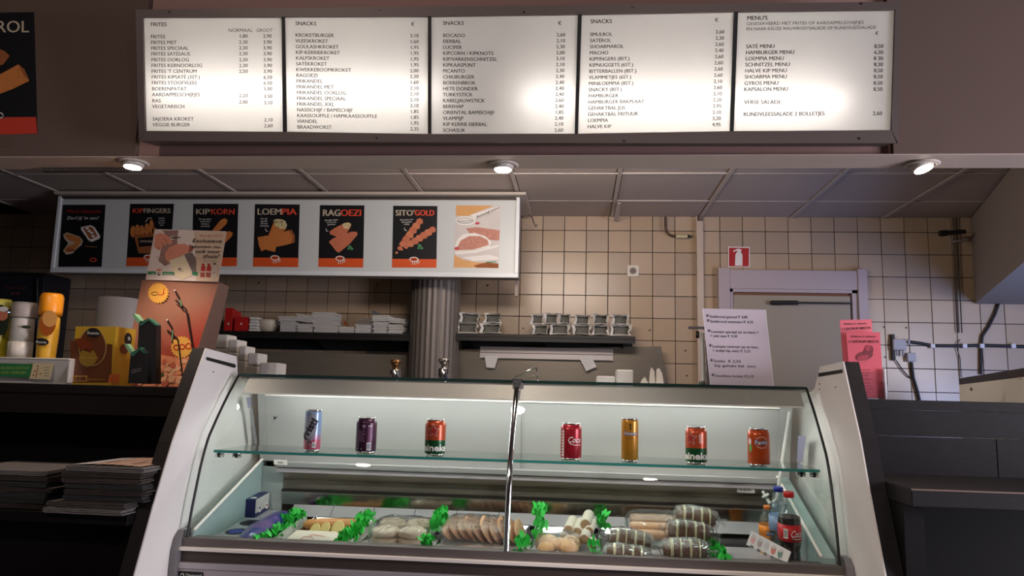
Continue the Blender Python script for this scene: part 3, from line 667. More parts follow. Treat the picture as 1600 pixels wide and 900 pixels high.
cable([(1400, 563), (1410, 578), (1420, 589), (1429, 592)], .004, 'thin black lead sagging under the larger junction box')
cable([(1500, 530), (1494, 540), (1500, 560), (1502, 590)], .003, 'thin loose wire crossing the thick horizontal cable')
for (x, l) in [(1457, 'leftmost'), (1507, 'second'), (1534, 'third'), (1583, 'rightmost')]:
    p = at(x, 540.5, YW-.02); MB_ = MB().box(p.x-.014, p.x+.014, YW-.030, YW-.001, p.z-.014, p.z+.014, M('clip_white', (214, 210, 210), .4), .003)
    tag(MB_.build('cable_clip'), '%s white clip holding the thick horizontal cable, counted from the left' % l if l in ('second', 'third') else '%s white clip holding the thick horizontal cable' % l, 'cable clip', 'white cable clips')
pv = MB(); 
for x in (1492, 1498): pv.tube([at(x-3, 340, YW-.02), at(x+2.5, 470, YW-.02), at(x+5, 520, YW-.02)], .004, 8, M('pipe_dark', (48, 40, 38), .5))
tag(pv.build('wall_pipes'), 'pair of thin dark pipes running down the wall beside the duct', 'pipes')
cb = MB(); cb.tube([at(1468, 365, 5.0), at(1480, 364, 5.0)], .02, 12, BLACK); cb.tube([at(1480, 364, 5.0), at(1508, 362, 5.0)], .015, 12, M('tap_dark', (50, 46, 44), .4, .6)); cb.tube([at(1484, 369, 5.0), at(1487, 377, 5.0), at(1512, 374, 5.0)], .006, 8, CHROME)
tag(cb.build('pipe_valve'), 'dark pipe valve with a bright lever near the ceiling by the duct', 'valve')

# shelves
SH = M('black_shelf', (24, 22, 21), .5)
YS = 4.88
def shelf(x0, y0, x1, y1, lab):
    A = at(x0, y0, YS); B = at(x1, y1, YS); z = (A.z+B.z)/2; c = ((A.x+B.x)/2, YS, z-.1)
    t = thing('wall_shelf', lab, 'shelf', c)
    MB().box(A.x, B.x, YS, YW-.002, z-.02, z, SH, .002).build('shelf_board', parent=t)
    MB().box(A.x, B.x, YS, YS+.018, z-.045, z-.0205, SH).build('front_lip', parent=t)
    n_ = 3
    for k in range(n_):
        x = A.x+.08+(B.x-A.x-.16)*k/(n_-1)
        MB().prism([(x, YS+.03, z-.021), (x, YW-.002, z-.021), (x, YW-.002, z-.10), (x, YW-.05, z-.10)], (.012, 0, 0), SH).build('bracket', parent=t)
    MB().box(A.x, B.x, YW-.03, YW-.002, z-.10, z-.021, SH).build('back_rail', parent=t)
    return z, A.x, B.x
ZSL, _, _ = shelf(338, 516, 640, 522, 'black wall shelf left of the ribbed column, holding folded paper bags')
ZSR, _, _ = shelf(711, 521, 993, 525.5, 'black wall shelf right of the ribbed column, holding open dark pouches')
PW = M('bag_paper_white', (218, 216, 214), .8, noise=.06, nscale=50); PG2 = M('bag_paper_grey', (150, 140, 128), .8)
def bundle(x0, y0, x1, y1, label, tilt=0, mat=None, z0=None, dy=0):
    Y = YS+.03+dy; A = at(x0, y1, Y); B = at(x1, y0, Y); z = A.z if z0 is None else z0; H = max(.012, abs(B.z-A.z)); W = B.x-A.x
    n_ = max(3, int(H/.006)); m = MB(); cx = (A.x+B.x)/2
    for k in range(n_):
        j = random.uniform(-.006, .006); j2 = random.uniform(-.006, .006); zz = k*H/n_
        a_ = V((A.x+j, Y+random.uniform(0, .008), z+zz)); t_ = math.tan(tilt)
        x_a, x_b = A.x+j, B.x+j2
        x_a -= random.uniform(0, .004); x_b += random.uniform(0, .004)
        m.hexa([(x_a, a_.y, z+zz+(x_a-cx)*t_), (x_b, a_.y, z+zz+(x_b-cx)*t_), (x_b, Y+.16, z+zz+(x_b-cx)*t_), (x_a, Y+.16, z+zz+(x_a-cx)*t_),
                (x_a, a_.y, z+zz+H/n_*.62+(x_a-cx)*t_), (x_b, a_.y, z+zz+H/n_*.62+(x_b-cx)*t_), (x_b, Y+.16, z+zz+H/n_*.62+(x_b-cx)*t_), (x_a, Y+.16, z+zz+H/n_*.62+(x_a-cx)*t_)], mat or PW)
    o = m.build('paper_bag_bundle'); tag(o, label, 'paper bags', 'folded paper bag bundles on the left shelf'); return z+H
base_ = lambda *a: None
z1 = bundle(437, 498, 462, 514, 'first stack of folded white bags right of the bowl, lower bundle', z0=ZSL)
bundle(435, 489, 461, 497, 'upper bundle of the first bag stack right of the white bowl', z0=z1+.002)
z1 = bundle(464, 501, 487, 514.5, 'lower bundle of the second bag stack', z0=ZSL)
bundle(462, 487, 488, 498, 'tilted upper bundle on the second bag stack', tilt=-.12, z0=z1+.012)
z1 = bundle(491, 513, 526, 521, 'thin bottom bundle of the widest bag stack, jutting forward over the shelf', z0=ZSL, dy=-.015)
z1 = bundle(488, 503, 523, 512, 'middle bundle of the widest bag stack', z0=z1+.001)
bundle(488, 489, 522, 502, 'top bundle of the widest bag stack', z0=z1+.001)
bundle(530, 506, 553, 516, 'low single bag bundle between the wide stack and the grey one', z0=ZSL)
z1 = bundle(555, 504, 579, 518, 'white bundle with greyish bags lying on top of it', z0=ZSL)
bundle(558, 493, 580, 502, 'greyish brown folded bags on top of a white bundle', mat=PG2, z0=z1+.002, tilt=.05)
z1 = bundle(583, 509, 604, 520, 'bottom bundle of the tall narrow bag stack, second stack from the column', z0=ZSL)
z1 = bundle(582, 501, 605, 508, 'middle bundle of the tall narrow bag stack, second from the column', z0=z1+.001)
bundle(581, 491, 607, 500, 'top bundle of the tall narrow bag stack, second from the column', tilt=.04, z0=z1+.004)
z1 = bundle(606, 515, 630, 521.5, 'bottom bundle of the bag stack touching the ribbed column', z0=ZSL)
z1 = bundle(607, 506, 630, 514, 'middle bundle of the bag stack touching the ribbed column', z0=z1+.001)
bundle(607, 497, 632, 505, 'top bundle of the bag stack touching the ribbed column', tilt=-.08, z0=z1+.007)
bg = MB(); a_ = at(537, 508, YS+.14); bg.prism([a_, a_+V((.035, 0, 0)), a_+V((.0, 0, .035))], (0, .01, 0), BR2); tag(bg.build('paper_scrap'), 'small brown paper corner standing behind the low bag bundle', 'paper')
bg = MB(); a_ = at(581, 491, YS+.1); bg.prism([a_+V((0, 0, -.0)), a_+V((.07, 0, -.0)), a_+V((.0, 0, .028))], (0, .01, 0), M('scrap_blue', (86, 92, 100), .6)); tag(bg.build('paper_scrap'), 'small blue-grey paper corner on top of the tall narrow bag stack', 'paper')
# red boxes and bowl
RED = M('carton_red', (190, 34, 32), .45)
def redbox(x0, y0, x1, y1, label, lean=0):
    Y = YS+.04; A = at(x0, y1, Y); B = at(x1, y0, Y); z = ZSL; H = B.z-A.z
    t = thing('red_carton', label, 'carton', ((A.x+B.x)/2, Y, z), 'red cartons on the left shelf')
    m = MB(); m.prism([(A.x, Y, z), (A.x, Y, z+H), (A.x, Y+.14, z+H*.86), (A.x, Y+.14, z)], (B.x-A.x, 0, 0), RED); m.build('carton_body', parent=t)
    p_ = Print((0, Y, 0), PN, .0008); cx = (x0+x1)/2; p_.poly([(cx, y1-7), (cx+2, y1-5), (cx, y1-3), (cx-2, y1-5)], WHT, 1); p_.build('diamond_mark', parent=t); return t
redbox(350, 475, 364, 511, 'taller red carton at the left end of the shelf')
redbox(366, 489, 388, 511, 'lower red carton next to the taller one on the shelf')
m_ = MB(); A = at(389, 512, YS+.04); 
for k in range(5):
    z = ZSL+k*.02; m_.box(A.x+.004*(k % 2), A.x+.05+.004*((k+1) % 2), YS+.04, YS+.12, z, z+.0165, PW)
tag(m_.build('sachet_stack'), 'stack of small white sachets with dark print beside the red cartons', 'sachets')
A = at(419, 511, YS+.12); bw = at(436, 500, YS+.12).x-A.x
bo = MB(); bo.lathe([(.035, 0), (.055, .02), (.072, .05), (.078, .085), (.075, .085), (.068, .05), (.05, .024), (.02, .012)], V((A.x, YS+.13, ZSL)), 28, M('bowl_cream', (206, 196, 180), .5))
tag(bo.build('serving_bowl'), 'round cream bowl on the left shelf between red cartons and bags', 'bowl')
# dark pouches
PO = M('pouch_inner_dark', (96, 95, 88), .7, noise=.3, nscale=40); POW = M('pouch_rim_white', (232, 228, 222), .7, noise=.08, nscale=40)
def pouch(x0, y0, x1, y1, label, row):
    Y = YS+.035+(.03 if row else 0); A = at(x0, y1, Y); B = at(x1, y0, Y); W = B.x-A.x; H = B.z-A.z; z = A.z
    t = thing('open_pouch', label, 'pouch', ((A.x+B.x)/2, Y, z), 'open paper pouches on the right shelf')
    def ring(f, y, jag):
        c = V(((A.x+B.x)/2, y, z+H/2)); out = []
        seg = [(-1, -1), (0, -.92), (1, -1), (.86, -.3), (1, .3), (.95, 1), (.2, .86), (-.5, 1), (-1, .9), (-.84, .1)]
        for k, (u, v_) in enumerate(seg):
            out.append(V((c.x+u*W/2*f+random.uniform(-jag, jag), y+random.uniform(-jag, jag)*2, c.z+v_*H/2*f+random.uniform(-jag, jag)*.5)))
        return out
    r0 = ring(1.0, Y, .007); r1 = ring(.74, Y+.025, .003); r2 = ring(.70, Y+.15, 0); n_ = 10
    for r in (r0, r1, r2):
        for v_ in r: v_.z = max(v_.z, z)
    MB().add(r0+r1, [(k, (k+1) % n_, n_+(k+1) % n_, n_+k) for k in range(n_)], POW).build('crinkled_rim', parent=t)
    back = [v_+V((0, -.12, 0)) for v_ in r2]
    MB().add(r1+r2, [(k, (k+1) % n_, n_+(k+1) % n_, n_+k) for k in range(n_)]+[tuple(range(n_, 2*n_))], PO).add([V(((A.x+B.x)/2+(v_.x-(A.x+B.x)/2)*.9, Y+.045, v_.z)) for v_ in r1], [tuple(range(n_))], PO).build('pouch_body', parent=t)
bot = [(711, 503, 748, 520.5, 'leftmost in the front row, next to the column'), (749, 505, 784, 520.5, 'second from left in the front row'), (832, 507, 857, 522, 'third from left in the front row'), (858, 506, 891, 522.5, 'fourth from left in the front row'), (894, 507, 924, 523, 'fifth from left in the front row'), (925, 507, 952, 523.5, 'second from right in the front row'), (953, 507, 987, 524, 'rightmost in the front row')]
topr = [(717, 488, 750, 505, 'leftmost in the upper row'), (755, 489, 784, 505, 'second from left in the upper row'), (829, 490, 850, 507, 'third from left in the upper row'), (850, 489, 873, 506, 'fourth from left in the upper row'), (873, 490, 892, 506, 'fifth from left in the upper row'), (897, 492, 923, 507, 'third from right in the upper row'), (926, 491, 951, 507, 'second from right in the upper row'), (956, 491, 983, 507, 'rightmost in the upper row')]
for a_ in bot: pouch(a_[0], a_[1], a_[2], a_[3], 'open dark pouch with white rim, '+a_[4], 0)
for a_ in topr: pouch(a_[0], a_[1], a_[2], a_[3], 'open dark pouch with white rim, '+a_[4], 1)

# ribbed exhaust column
cx = at(679, 500, 4.93); r_ = .158
c1 = MB(); c1.lathe([(r_, .9), (r_, ZC-.005)], V((cx.x, 4.94, 0)), 56, M('column_zinc', (118, 110, 104), .5, .35, noise=.08, nscale=5, stretch=(8, 8, .3)), smooth=False, flute=.03)
tag(c1.build('exhaust_column'), 'round ribbed grey metal exhaust column in front of the tiles', 'column')
# stainless back panels, left and right of the column
m_ = MB(); A = at(352, 541, 5.0); B = at(640, 541, 5.0); m_.box(A.x-.5, B.x, 5.05, 5.12, .9, A.z-.03, DSTEEL); tag(m_.build('steel_splashback'), 'dark stainless splashback under the left shelf', 'splashback')
m_ = MB(); A = at(715, 541, 5.0); B = at(1040, 541, 5.0); q = [at(713, 546, 5.05), at(1033, 541, 5.05), at(1049, 640, 5.05), at(713, 640, 5.05)]
m_.prism(q, (0, .07, 0), M('splash_steel_warm', (124, 116, 106), .36, 1, noise=.12, nscale=5, stretch=(1, 25, 25)))
tag(m_.build('steel_splashback'), 'lighter stainless splashback under the right shelf, beside the column', 'splashback')
rl = thing('note_rail', 'pale metal rail fixed across the splashback under the right shelf', 'rail', at(855, 556, 5.02))
m_ = MB(); A = at(750, 552, 5.02); B = at(958, 563, 5.02); z_ = (at(750, 558, 5.02).z+at(958, 562, 5.02).z)/2
MB().box(A.x, B.x, 5.02, 5.045, z_-.005, z_+.028, M('rail_pale', (196, 188, 188), .4, .3)).build('rail_bar', parent=rl)
MB().box(A.x+.0, B.x, 5.025, 5.048, z_+.032, z_+.07, M('rail_pale2', (176, 166, 162), .4, .3)).build('upper_bar', parent=rl)
for (c_, l_) in [([(757, 556), (779, 556), (773, 575), (760, 574)], 'small paper note tucked under the left end of the pale rail'), ([(905, 559), (925, 558), (932, 573), (916, 580)], 'tilted white paper note hanging from the right part of the rail')]:
    m_ = MB(); m_.prism([at(x, y, 5.01) for x, y in c_], (0, .002, 0), PW); tag(m_.build('paper_note'), l_, 'note', 'paper notes on the rail')

# ================================================================ WORK COUNTER BEHIND THE CASE
wc = MB().box(-1.9, 1.1, 3.05, 3.7, .0, 1.34, STEEL, .004); tag(wc.build('work_counter'), 'stainless work counter behind the glass display case', 'counter')
FO = M('white_foam', (224, 220, 212), .75, noise=.03, nscale=60)
def foam(x0, y0, x1, Y, label, dep=.10, z0=1.3402, grp='foam boxes behind the case on the left'):
    A = at(x0, y0, Y); B = at(x1, y0, Y); m = MB(); zt = at((x0+x1)/2, y0, Y).z
    n_ = max(1, round((zt-z0)/.06)); h = (zt-z0)/n_
    t = thing('foam_box_stack' if n_ > 1 else 'foam_box', label, 'foam box', ((A.x+B.x)/2, Y, z0), grp)
    for k in range(n_):
        MB().box(A.x, B.x, Y, Y+dep, z0+k*h, z0+(k+1)*h-.0015, FO, .006).build('foam_box_tier', parent=t)
foam(338, 522, 356, 3.38, 'tallest foam box stack, at the far left behind the case')
foam(357, 530, 372, 3.3, 'second tallest foam box stack from the left')
foam(373, 540, 385, 3.22, 'middle foam box stack of the stepped row')
foam(387, 551, 404, 3.14, 'second lowest foam box stack of the stepped row')
foam(406, 566, 434, 3.06, 'lowest foam box at the right end of the stepped row', z0=1.3402)
foam(932, 587, 961, 3.2, 'low wide foam box behind the case, left of the cube-like one', grp='foam boxes behind the case on the right')
foam(963, 577, 990, 3.2, 'cube-like white foam box behind the case on the right', grp='foam boxes behind the case on the right')
# paper bags standing open
for (pts, l) in [([(1000, 600), (1004, 592), (1008, 589), (1012, 597), (1014, 601)], 'small crumpled pale paper bag top left of the standing napkins'), ([(1014, 601), (1016, 580), (1018, 574), (1022, 579), (1024, 601)], 'tall white napkin standing behind the case'), ([(1025, 601), (1026, 577), (1030, 575), (1034, 582), (1037, 601)], 'second white napkin standing behind the case, to the right')]:
    Y = 3.15; q = [at(x, y, Y) for x, y in pts]
    m_ = MB(); m_.prism(q, (0, .012, 0), M('napkin_cream', (214, 204, 186), .8)); m_.prism([p+V((.004, .02, -.004)) for p in q], (0, .012, 0), M('napkin_cream'))
    tag(m_.build('paper_napkin'), l, 'napkin')
def knob(px, py, label, col):
    Y = 3.2; p = at(px, py, Y); 
    t = thing('metal_dispenser', label, 'dispenser', (p.x, Y, 1.34), 'turned metal dispensers behind the case')
    zt = p.z; r = .0225
    MB().lathe([(r*.9, 1.3405), (r, 1.36), (r, zt-.045), (r*.9, zt-.040)], (p.x, Y, 0), 20, CHROME).build('canister', parent=t)
    MB().lathe([(r*.55, zt-.040), (r*.5, zt-.03), (r*.9, zt-.018), (r*1.1, zt-.012), (r*1.1, zt-.004), (r*.8, zt)], (p.x, Y, 0), 20, col).build('cap', parent=t)
knob(618.5, 562, 'brass topped chrome dispenser left of the ribbed column', M('aged_brass', (170, 128, 84), .25, 1))
knob(694, 560, 'all-chrome dispenser standing in front of the ribbed column', M('satin_chrome', (190, 186, 184), .2, 1))
tg = MB(); Y = 2.78; tg.tube([at(804, 590, Y), at(836, 574, Y), at(838, 575, Y), at(839, 580, Y)], .003, 8, CHROME); tg.tube([at(826, 592, Y+.03), at(836, 587, Y+.03), at(840, 588, Y+.03), at(840, 595, Y+.03)], .0025, 8, CHROME)
tag(tg.build('serving_utensil'), 'thin bent wire handles of a serving utensil sticking up behind the glass top', 'utensil')
pot = MB(); p = at(187, 467, 2.95); pot.lathe([(.072, 1.3502), (.078, 1.37), (.079, p.z), (.074, p.z+.002), (.072, p.z-.01)], (p.x, 2.95, 0), 32, M('enamel_grey_white', (176, 170, 166), .35))
tag(pot.build('round_container'), 'plain grey white round container behind the yellow box and sauce display', 'container')

# ================================================================ GLASS DISPLAY CASE
XL, XR = -1.2, .745
ZD = .895
PROF = [(2.632, 1.398), (2.600, 1.367), (2.562, 1.330), (2.513, 1.276), (2.476, 1.232), (2.441, 1.186), (2.410, 1.115), (2.388, 1.040), (2.370, .970), (2.356, .895)]
# smooth it
def smooth(P):
    out = []
    for i in range(len(P)-1):
        a = P[max(0, i-1)]; b = P[i]; c = P[i+1]; d = P[min(len(P)-1, i+2)]
        for k in range(4):
            t = k/4; out.append(tuple(.5*((2*b[j])+(-a[j]+c[j])*t+(2*a[j]-5*b[j]+4*c[j]-d[j])*t*t+(-a[j]+3*b[j]-3*c[j]+d[j])*t**3) for j in (0, 1)))
    out.append(P[-1]); return out
PS = smooth(PROF)
case = thing('display_case', 'curved glass refrigerated display case with drinks shelf and snack well', 'display case', (-.2275, 2.6, 0))
ALU = M('case_aluminium', (186, 178, 182), .45, .3, noise=.05, nscale=6, stretch=(1, 20, 20)); ALD = M('case_aluminium_dark', (104, 96, 94), .5, .2); ALL = M('case_aluminium_light', (246, 238, 230), .45, .0)
GLS = glassmat('case_glass', (.955, .985, .972), .8)
GLE = M('glass_edge_teal', (52, 132, 122), .15, spec=.6)
XM = at(797, 720, 2.41).x
def curved(x0, x1):
    m = MB(); vs = []
    for (y, z) in PS: vs += [V((x0, y, z)), V((x1, y, z))]
    fs = [(2*i, 2*i+1, 2*i+3, 2*i+2) for i in range(len(PS)-1)]
    m.add(vs, fs, GLS, True); return m
curved(XL+.004, XM-.004).build('front_glass', parent=case); curved(XM+.004, XR-.004).build('front_glass', parent=case)
YR = 2.86
for X in (XL, XR):
    q = [V((X, y, z)) for y, z in PS]+[V((X, YR, ZD)), V((X, YR, 1.39)), V((X, 2.66, 1.398))]
    MB().add(q, [tuple(range(len(q)))], GLS).build('end_glass', parent=case)
    MB().tube([V((X, y, z)) for y, z in PS], .0042, 8, BLACK).build('edge_seal', parent=case)
mu = MB(); mu.tube([V((XM, y-.002, z)) for y, z in PS], .0095, 12, CHROME); mu.build('mullion', parent=case)
c0 = V((XM, 2.630, 1.40)); m_ = MB(); m_.box(c0.x-.018, c0.x+.018, 2.615, 2.65, 1.391, 1.409, CHROME, .003); m_.box(c0.x-.010, c0.x+.010, 2.600, 2.625, 1.365, 1.395, CHROME, .002); m_.build('mullion_clamp', parent=case)
MB().box(XL, XR, 2.636, YR, 1.396, 1.402, glassmat('top_glass', (.8, .92, .88), 1.0)).build('top_glass', parent=case)
MB().box(XL, XR, 2.629, 2.6355, 1.394, 1.404, M('glass_edge_dark', (24, 48, 44), .2)).build('top_glass_edge', parent=case)
# header with the light
HD = M('header_grey_enamel', (164, 160, 154), .45)
hx0, hx1 = at(386, 600, 2.62).x, at(1252, 625, 2.62).x
m_ = MB(); q0 = [(2.636, 1.393), (2.590, 1.338), (2.600, 1.336), (2.630, 1.372), (2.76, 1.374), (2.76, 1.393)]
m_.prism([(hx0, y, z) for y, z in q0], (hx1-hx0, 0, 0), HD); m_.build('light_header', parent=case)
MB().box(hx0, hx1, 2.586, 2.592, 1.335, 1.3395, M('lip_bright', (226, 224, 218), .3)).build('header_lip', parent=case)
MB().tube([(hx0+.05, 2.655, 1.362), (hx1-.05, 2.655, 1.362)], .0075, 10, M('case_tube_glow', (250, 255, 250), .5, emit=(.97, .99, 1), estr=22)).build('fluorescent_tube', parent=case)
# rear sliding doors
DW = M('rear_door_white', (168, 168, 164), .35)
dx0, dx1 = XL+.03, XR-.045
ys = [(2.80, 1.345), (2.868, 1.085)]
for (a_, b_, dy) in [(dx0, XM-.0, 0), (XM+.0005, dx1, .006)]:
    m_ = MB(); m_.prism([(a_, ys[0][0]+dy, ys[0][1]), (a_, ys[1][0]+dy, ys[1][1]), (a_, ys[1][0]+dy+.005, ys[1][1]), (a_, ys[0][0]+dy+.005, ys[0][1])], (b_-a_, 0, 0), DW); m_.build('sliding_door', parent=case)
m_ = MB(); m_.prism([(dx0, 2.794, 1.350), (dx0, 2.80, 1.328), (dx0, 2.806, 1.35)], (dx1-dx0, 0, 0), ALL); m_.build('door_track', parent=case)
for (a_, b_) in [(XL+.002, dx0-.0005), (dx1+.0005, XR-.002)]:
    m_ = MB(); m_.prism([(a_, 2.797, 1.345), (a_, 2.865, 1.085), (a_, 2.88, 1.085), (a_, 2.812, 1.345)], (b_-a_, 0, 0), DW); m_.build('door_post', parent=case)
# aluminium sill, evaporator grille, mirror strip, tile strip
ix0, ix1 = at(440, 750, 2.85).x, at(1208, 760, 2.85).x
MB().box(ix0-.02, ix1+.02, 2.835, 2.89, 1.066, 1.088, M('sill_metal', (176, 176, 174), .4, .5), .003).build('rear_sill', parent=case)
MB().box(ix0-.02, ix1+.02, 2.842, 2.89, 1.047, 1.064, ALU, .002).build('rear_sill', parent=case)
MB().prism([(ix0, 2.86, 1.046), (ix0, 2.88, 1.018), (ix0, 2.89, 1.018), (ix0, 2.89, 1.046)], (ix1-ix0, 0, 0), M('hood_steel', (176, 166, 150), .36, .6, noise=.12, nscale=4, stretch=(1, 20, 20))).build('evaporator_hood', parent=case)
ev = MB().box(ix0, ix1, 2.872, 2.90, .985, 1.018, DSTEEL).build('evaporator_grille', parent=case)
sl = MB()
for k in range(7): sl.box(ix0+.01, ix1-.01, 2.868, 2.872, .989+k*.004, .991+k*.004, DSTEEL)
for k in range(int((ix1-ix0)/.012)): sl.box(ix0+.01+k*.012, ix0+.0125+k*.012, 2.8695, 2.872, .988, 1.016, DSTEEL)
sl.build('grille_wire', parent=ev)
MIR = M('mirror_steel', (160, 154, 148), .12, 1)
MB().box(ix0, ix1, 2.855, 2.90, .978, .986, M('steel_dark_ledge', (66, 60, 56), .4, .8)).build('evaporator_ledge', parent=case)
MB().box(ix0, ix1, 2.850, 2.905, .972, .9775, STEEL).build('bright_ledge', parent=case)
MB().box(ix0, ix1, 2.866, 2.90, .930, .9718, MIR).build('mirror_strip', parent=case)
x = at(452, 800, 2.82).x; first = x; nt2 = MB()
tm_ = M('strip_tile_white', (160, 158, 158), .25)
while x < ix1-.02:
    x2 = min(x+.1535, ix1-.005)
    m_ = MB(); m_.prism([(x+.0012, 2.862, .930), (x+.0012, 2.815, ZD+.001), (x+.0012, 2.82, ZD-.002), (x+.0012, 2.866, ZD-.002), (x+.0012, 2.866, .930)], (x2-x-.0024, 0, 0), tm_); m_.build('strip_tile', parent=case); x += .1535
for (a_, b_) in [(XL+.013, ix0-.001), (ix1+.001, XR-.046)]:
    MB().box(a_, b_, 2.868, 2.875, .86, 1.065, M('well_corner_panel', (168, 176, 172), .35, .2)).build('corner_panel', parent=case)
# well
WF = M('well_floor_steel', (92, 86, 82), .22, 1)
MB().hexa([(XL+.01, 2.36, .80), (XR-.01, 2.36, .80), (XR-.01, 2.866, .80), (XL+.01, 2.866, .80)]+[(a_, b_, ZD-.030+.10*(b_-2.60)) for a_, b_ in [(XL+.01, 2.36), (XR-.01, 2.36), (XR-.01, 2.866), (XL+.01, 2.866)]], WF).build('well_floor', parent=case)
TEAL = M('well_side_enamel', (150, 170, 166), .35)
for (a_, b_, s_) in [(XL+.006, XL+.012, 1), (XR-.045, XR-.006, -1)]:
    MB().prism([(a_, 2.362, ZD-.06), (a_, 2.90, ZD-.06), (a_, 2.90, 1.088), (a_, 2.86, 1.088), (a_, 2.372, ZD+.015)], (b_-a_, 0, 0), TEAL).build('well_side', parent=case)
    xx = b_ if s_ > 0 else a_
    MB().tube([(xx, 2.372, ZD+.018), (xx, 2.86, 1.09)], .005, 8, ALL).build('side_rail', parent=case)
# drinks shelf
ZSH = 1.155
sx0, sx1 = at(334, 702, 2.42).x, at(1281, 735, 2.42).x
MB().box(sx0, sx1, 2.424, 2.70, ZSH-.008, ZSH, glassmat('shelf_glass', (.90, .97, .95), 1.0)).build('glass_shelf', parent=case)
MB().box(sx0, sx1, 2.420, 2.4238, ZSH-.0085, ZSH, GLE).build('shelf_front_edge', parent=case)
for x_ in (sx0+.012, sx0+.07, sx1-.012, sx1-.05):
    m_ = MB(); m_.tube([(x_-.012, 2.44, ZSH-.0165), (x_+.012, 2.44, ZSH-.0165)], .008, 12, CHROME); m_.tube([(x_-.004, 2.44, ZSH-.0165), (x_+.004, 2.44, ZSH-.0165)], .0088, 12, BLACK); m_.build('shelf_bracket', parent=case)
# small things stuck in the case
def sticker(c_, Y, m, name, par=case):
    MB().prism([at(x, y, Y) for x, y in c_], (0, .001, 0), m).build(name, parent=par)
sticker([(427, 650), (432, 652), (436, 649), (428, 657)], 2.81, M('torn_sticker', (60, 58, 58), .6), 'torn_sticker')
sticker([(428, 718), (449, 719), (449, 727), (428, 726)], 2.832, WHT, 'sill_label')
lp = Print((0, 2.832, 0), PN, .0006); lp.text("SEBA", 434, 724, 3, INK, 2); lp.build('sill_lettering', parent=case)
def tape(pts, X, name, m):
    MB().prism([atx(x, y, X) for x, y in pts], (.0008, 0, 0), m).build(name, parent=case)
TP = M('grey_tape', (122, 122, 122), .5); TPV = M('violet_grey_tape', (128, 126, 150), .5)
tape([(385, 621), (391, 621), (393, 634), (388, 638)], XL+.003, 'tape_piece', TPV); tape([(391, 641), (394, 638), (402, 694), (397, 694)], XL+.003, 'tape_piece', TP)
tape([(1247, 681), (1259, 681), (1253, 722), (1245, 722)], XR-.004, 'tape_piece', TPV)
pr_ = thing('digital_thermometer', 'white temperature display label on the steel above the grille, at its right end', 'thermometer', at(1165, 764, 2.85))
m_ = MB(); m_.prism([at(x, y, 2.848) for x, y in [(1152, 757.5), (1179, 759), (1179, 770.5), (1152, 769)]], (0, .006, 0), WHT); m_.build('label_body', parent=pr_)
t_ = Print((0, 2.848, 0), PN, .0006); 
for k in range(7): t_.line([(1155+k*3, 760.5+k*.1), (1155+k*3, 767.5+k*.1)], 1.6 if k % 2 else .8, M('print_grey', (96, 90, 90), .6))
t_.build('label_print', parent=pr_)
hs = MB(); HW = M('hose_white', (206, 206, 200), .4)
hs.tube([at(1234, 643, 2.79), at(1222, 722, 2.80), at(1214, 780, 2.80)], .0065, 10, HW)
hs.tube([at(1214, 779, 2.80), at(1208, 785, 2.80), at(1202, 786, 2.80), at(1197, 777, 2.82), at(1192, 768, 2.84)], .0055, 10, HW)
tag(hs.build('drain_hose'), 'white hose bending round inside the right end of the display case', 'hose')
hs = MB(); hs.lathe([(.006, -.003), (.0135, -.003), (.0135, .003), (.006, .003)], at(1196, 774.5, 2.815), 18, HW, axis=(-.6, 0, 1)); tag(hs.build('hose_ring'), 'white round collar on the hose beside the thermometer label', 'ring')
# front frame rails
y0 = 2.352
def railz(z0, z1, yy, m, nm='front_rail'): MB().box(XL-.012, XR+.012, yy, 2.40, z0, z1, m, .0015).build(nm, parent=case)
railz(.869, .894, y0-.004, ALD); railz(.858, .8685, y0-.020, ALL); railz(.824, .8575, y0-.004, M('rail_groove_brown', (70, 60, 57), .5, .1)); railz(.806, .8235, y0-.018, ALU); railz(.62, .8055, y0-.012, M('case_body_grey', (176, 166, 170), .5, .2), 'front_panel')
MB().box(XL-.01, XR+.01, 2.45, 2.95, .06, ZD-.021, M('case_body_grey')).build('base', parent=case)
MB().box(XL+.0, XR+.0, 2.4, 2.45, 0, .62, M('kick_dark', (30, 28, 28), .6)).build('kick_plate', parent=case)
for (x_, s_) in [(XL-.012, -1), (XR+.012, 1)]:
    q = [(2.36, .915), (2.335, .895), (2.322, .86), (2.318, .80), (2.33, .60), (2.40, .60), (2.40, .915)]
    MB().prism([(x_, y, z) for y, z in q], (s_*.020, 0, 0), M('corner_cap_grey', (120, 116, 118), .4)).build('corner_cap', parent=case)
b_ = thing('maker_plate', 'small black maker plate with round emblem at the lower left of the case front', 'badge', at(298, 897, y0-.013))
bp_ = Print((0, y0-.0125, 0), PN, .0008); bp_.poly([(279, 892), (318, 894), (318, 908), (279, 906)], INK, 1); bp_.ell(285, 899, 3.2, 3.6, WHT, 2); bp_.ell(285, 899, 2, 2.4, INK, 3); bp_.text("Diamond", 291, 900.5, 4.5, WHT, 2, wid=24, slope=.03); bp_.build('plate_face', parent=b_)

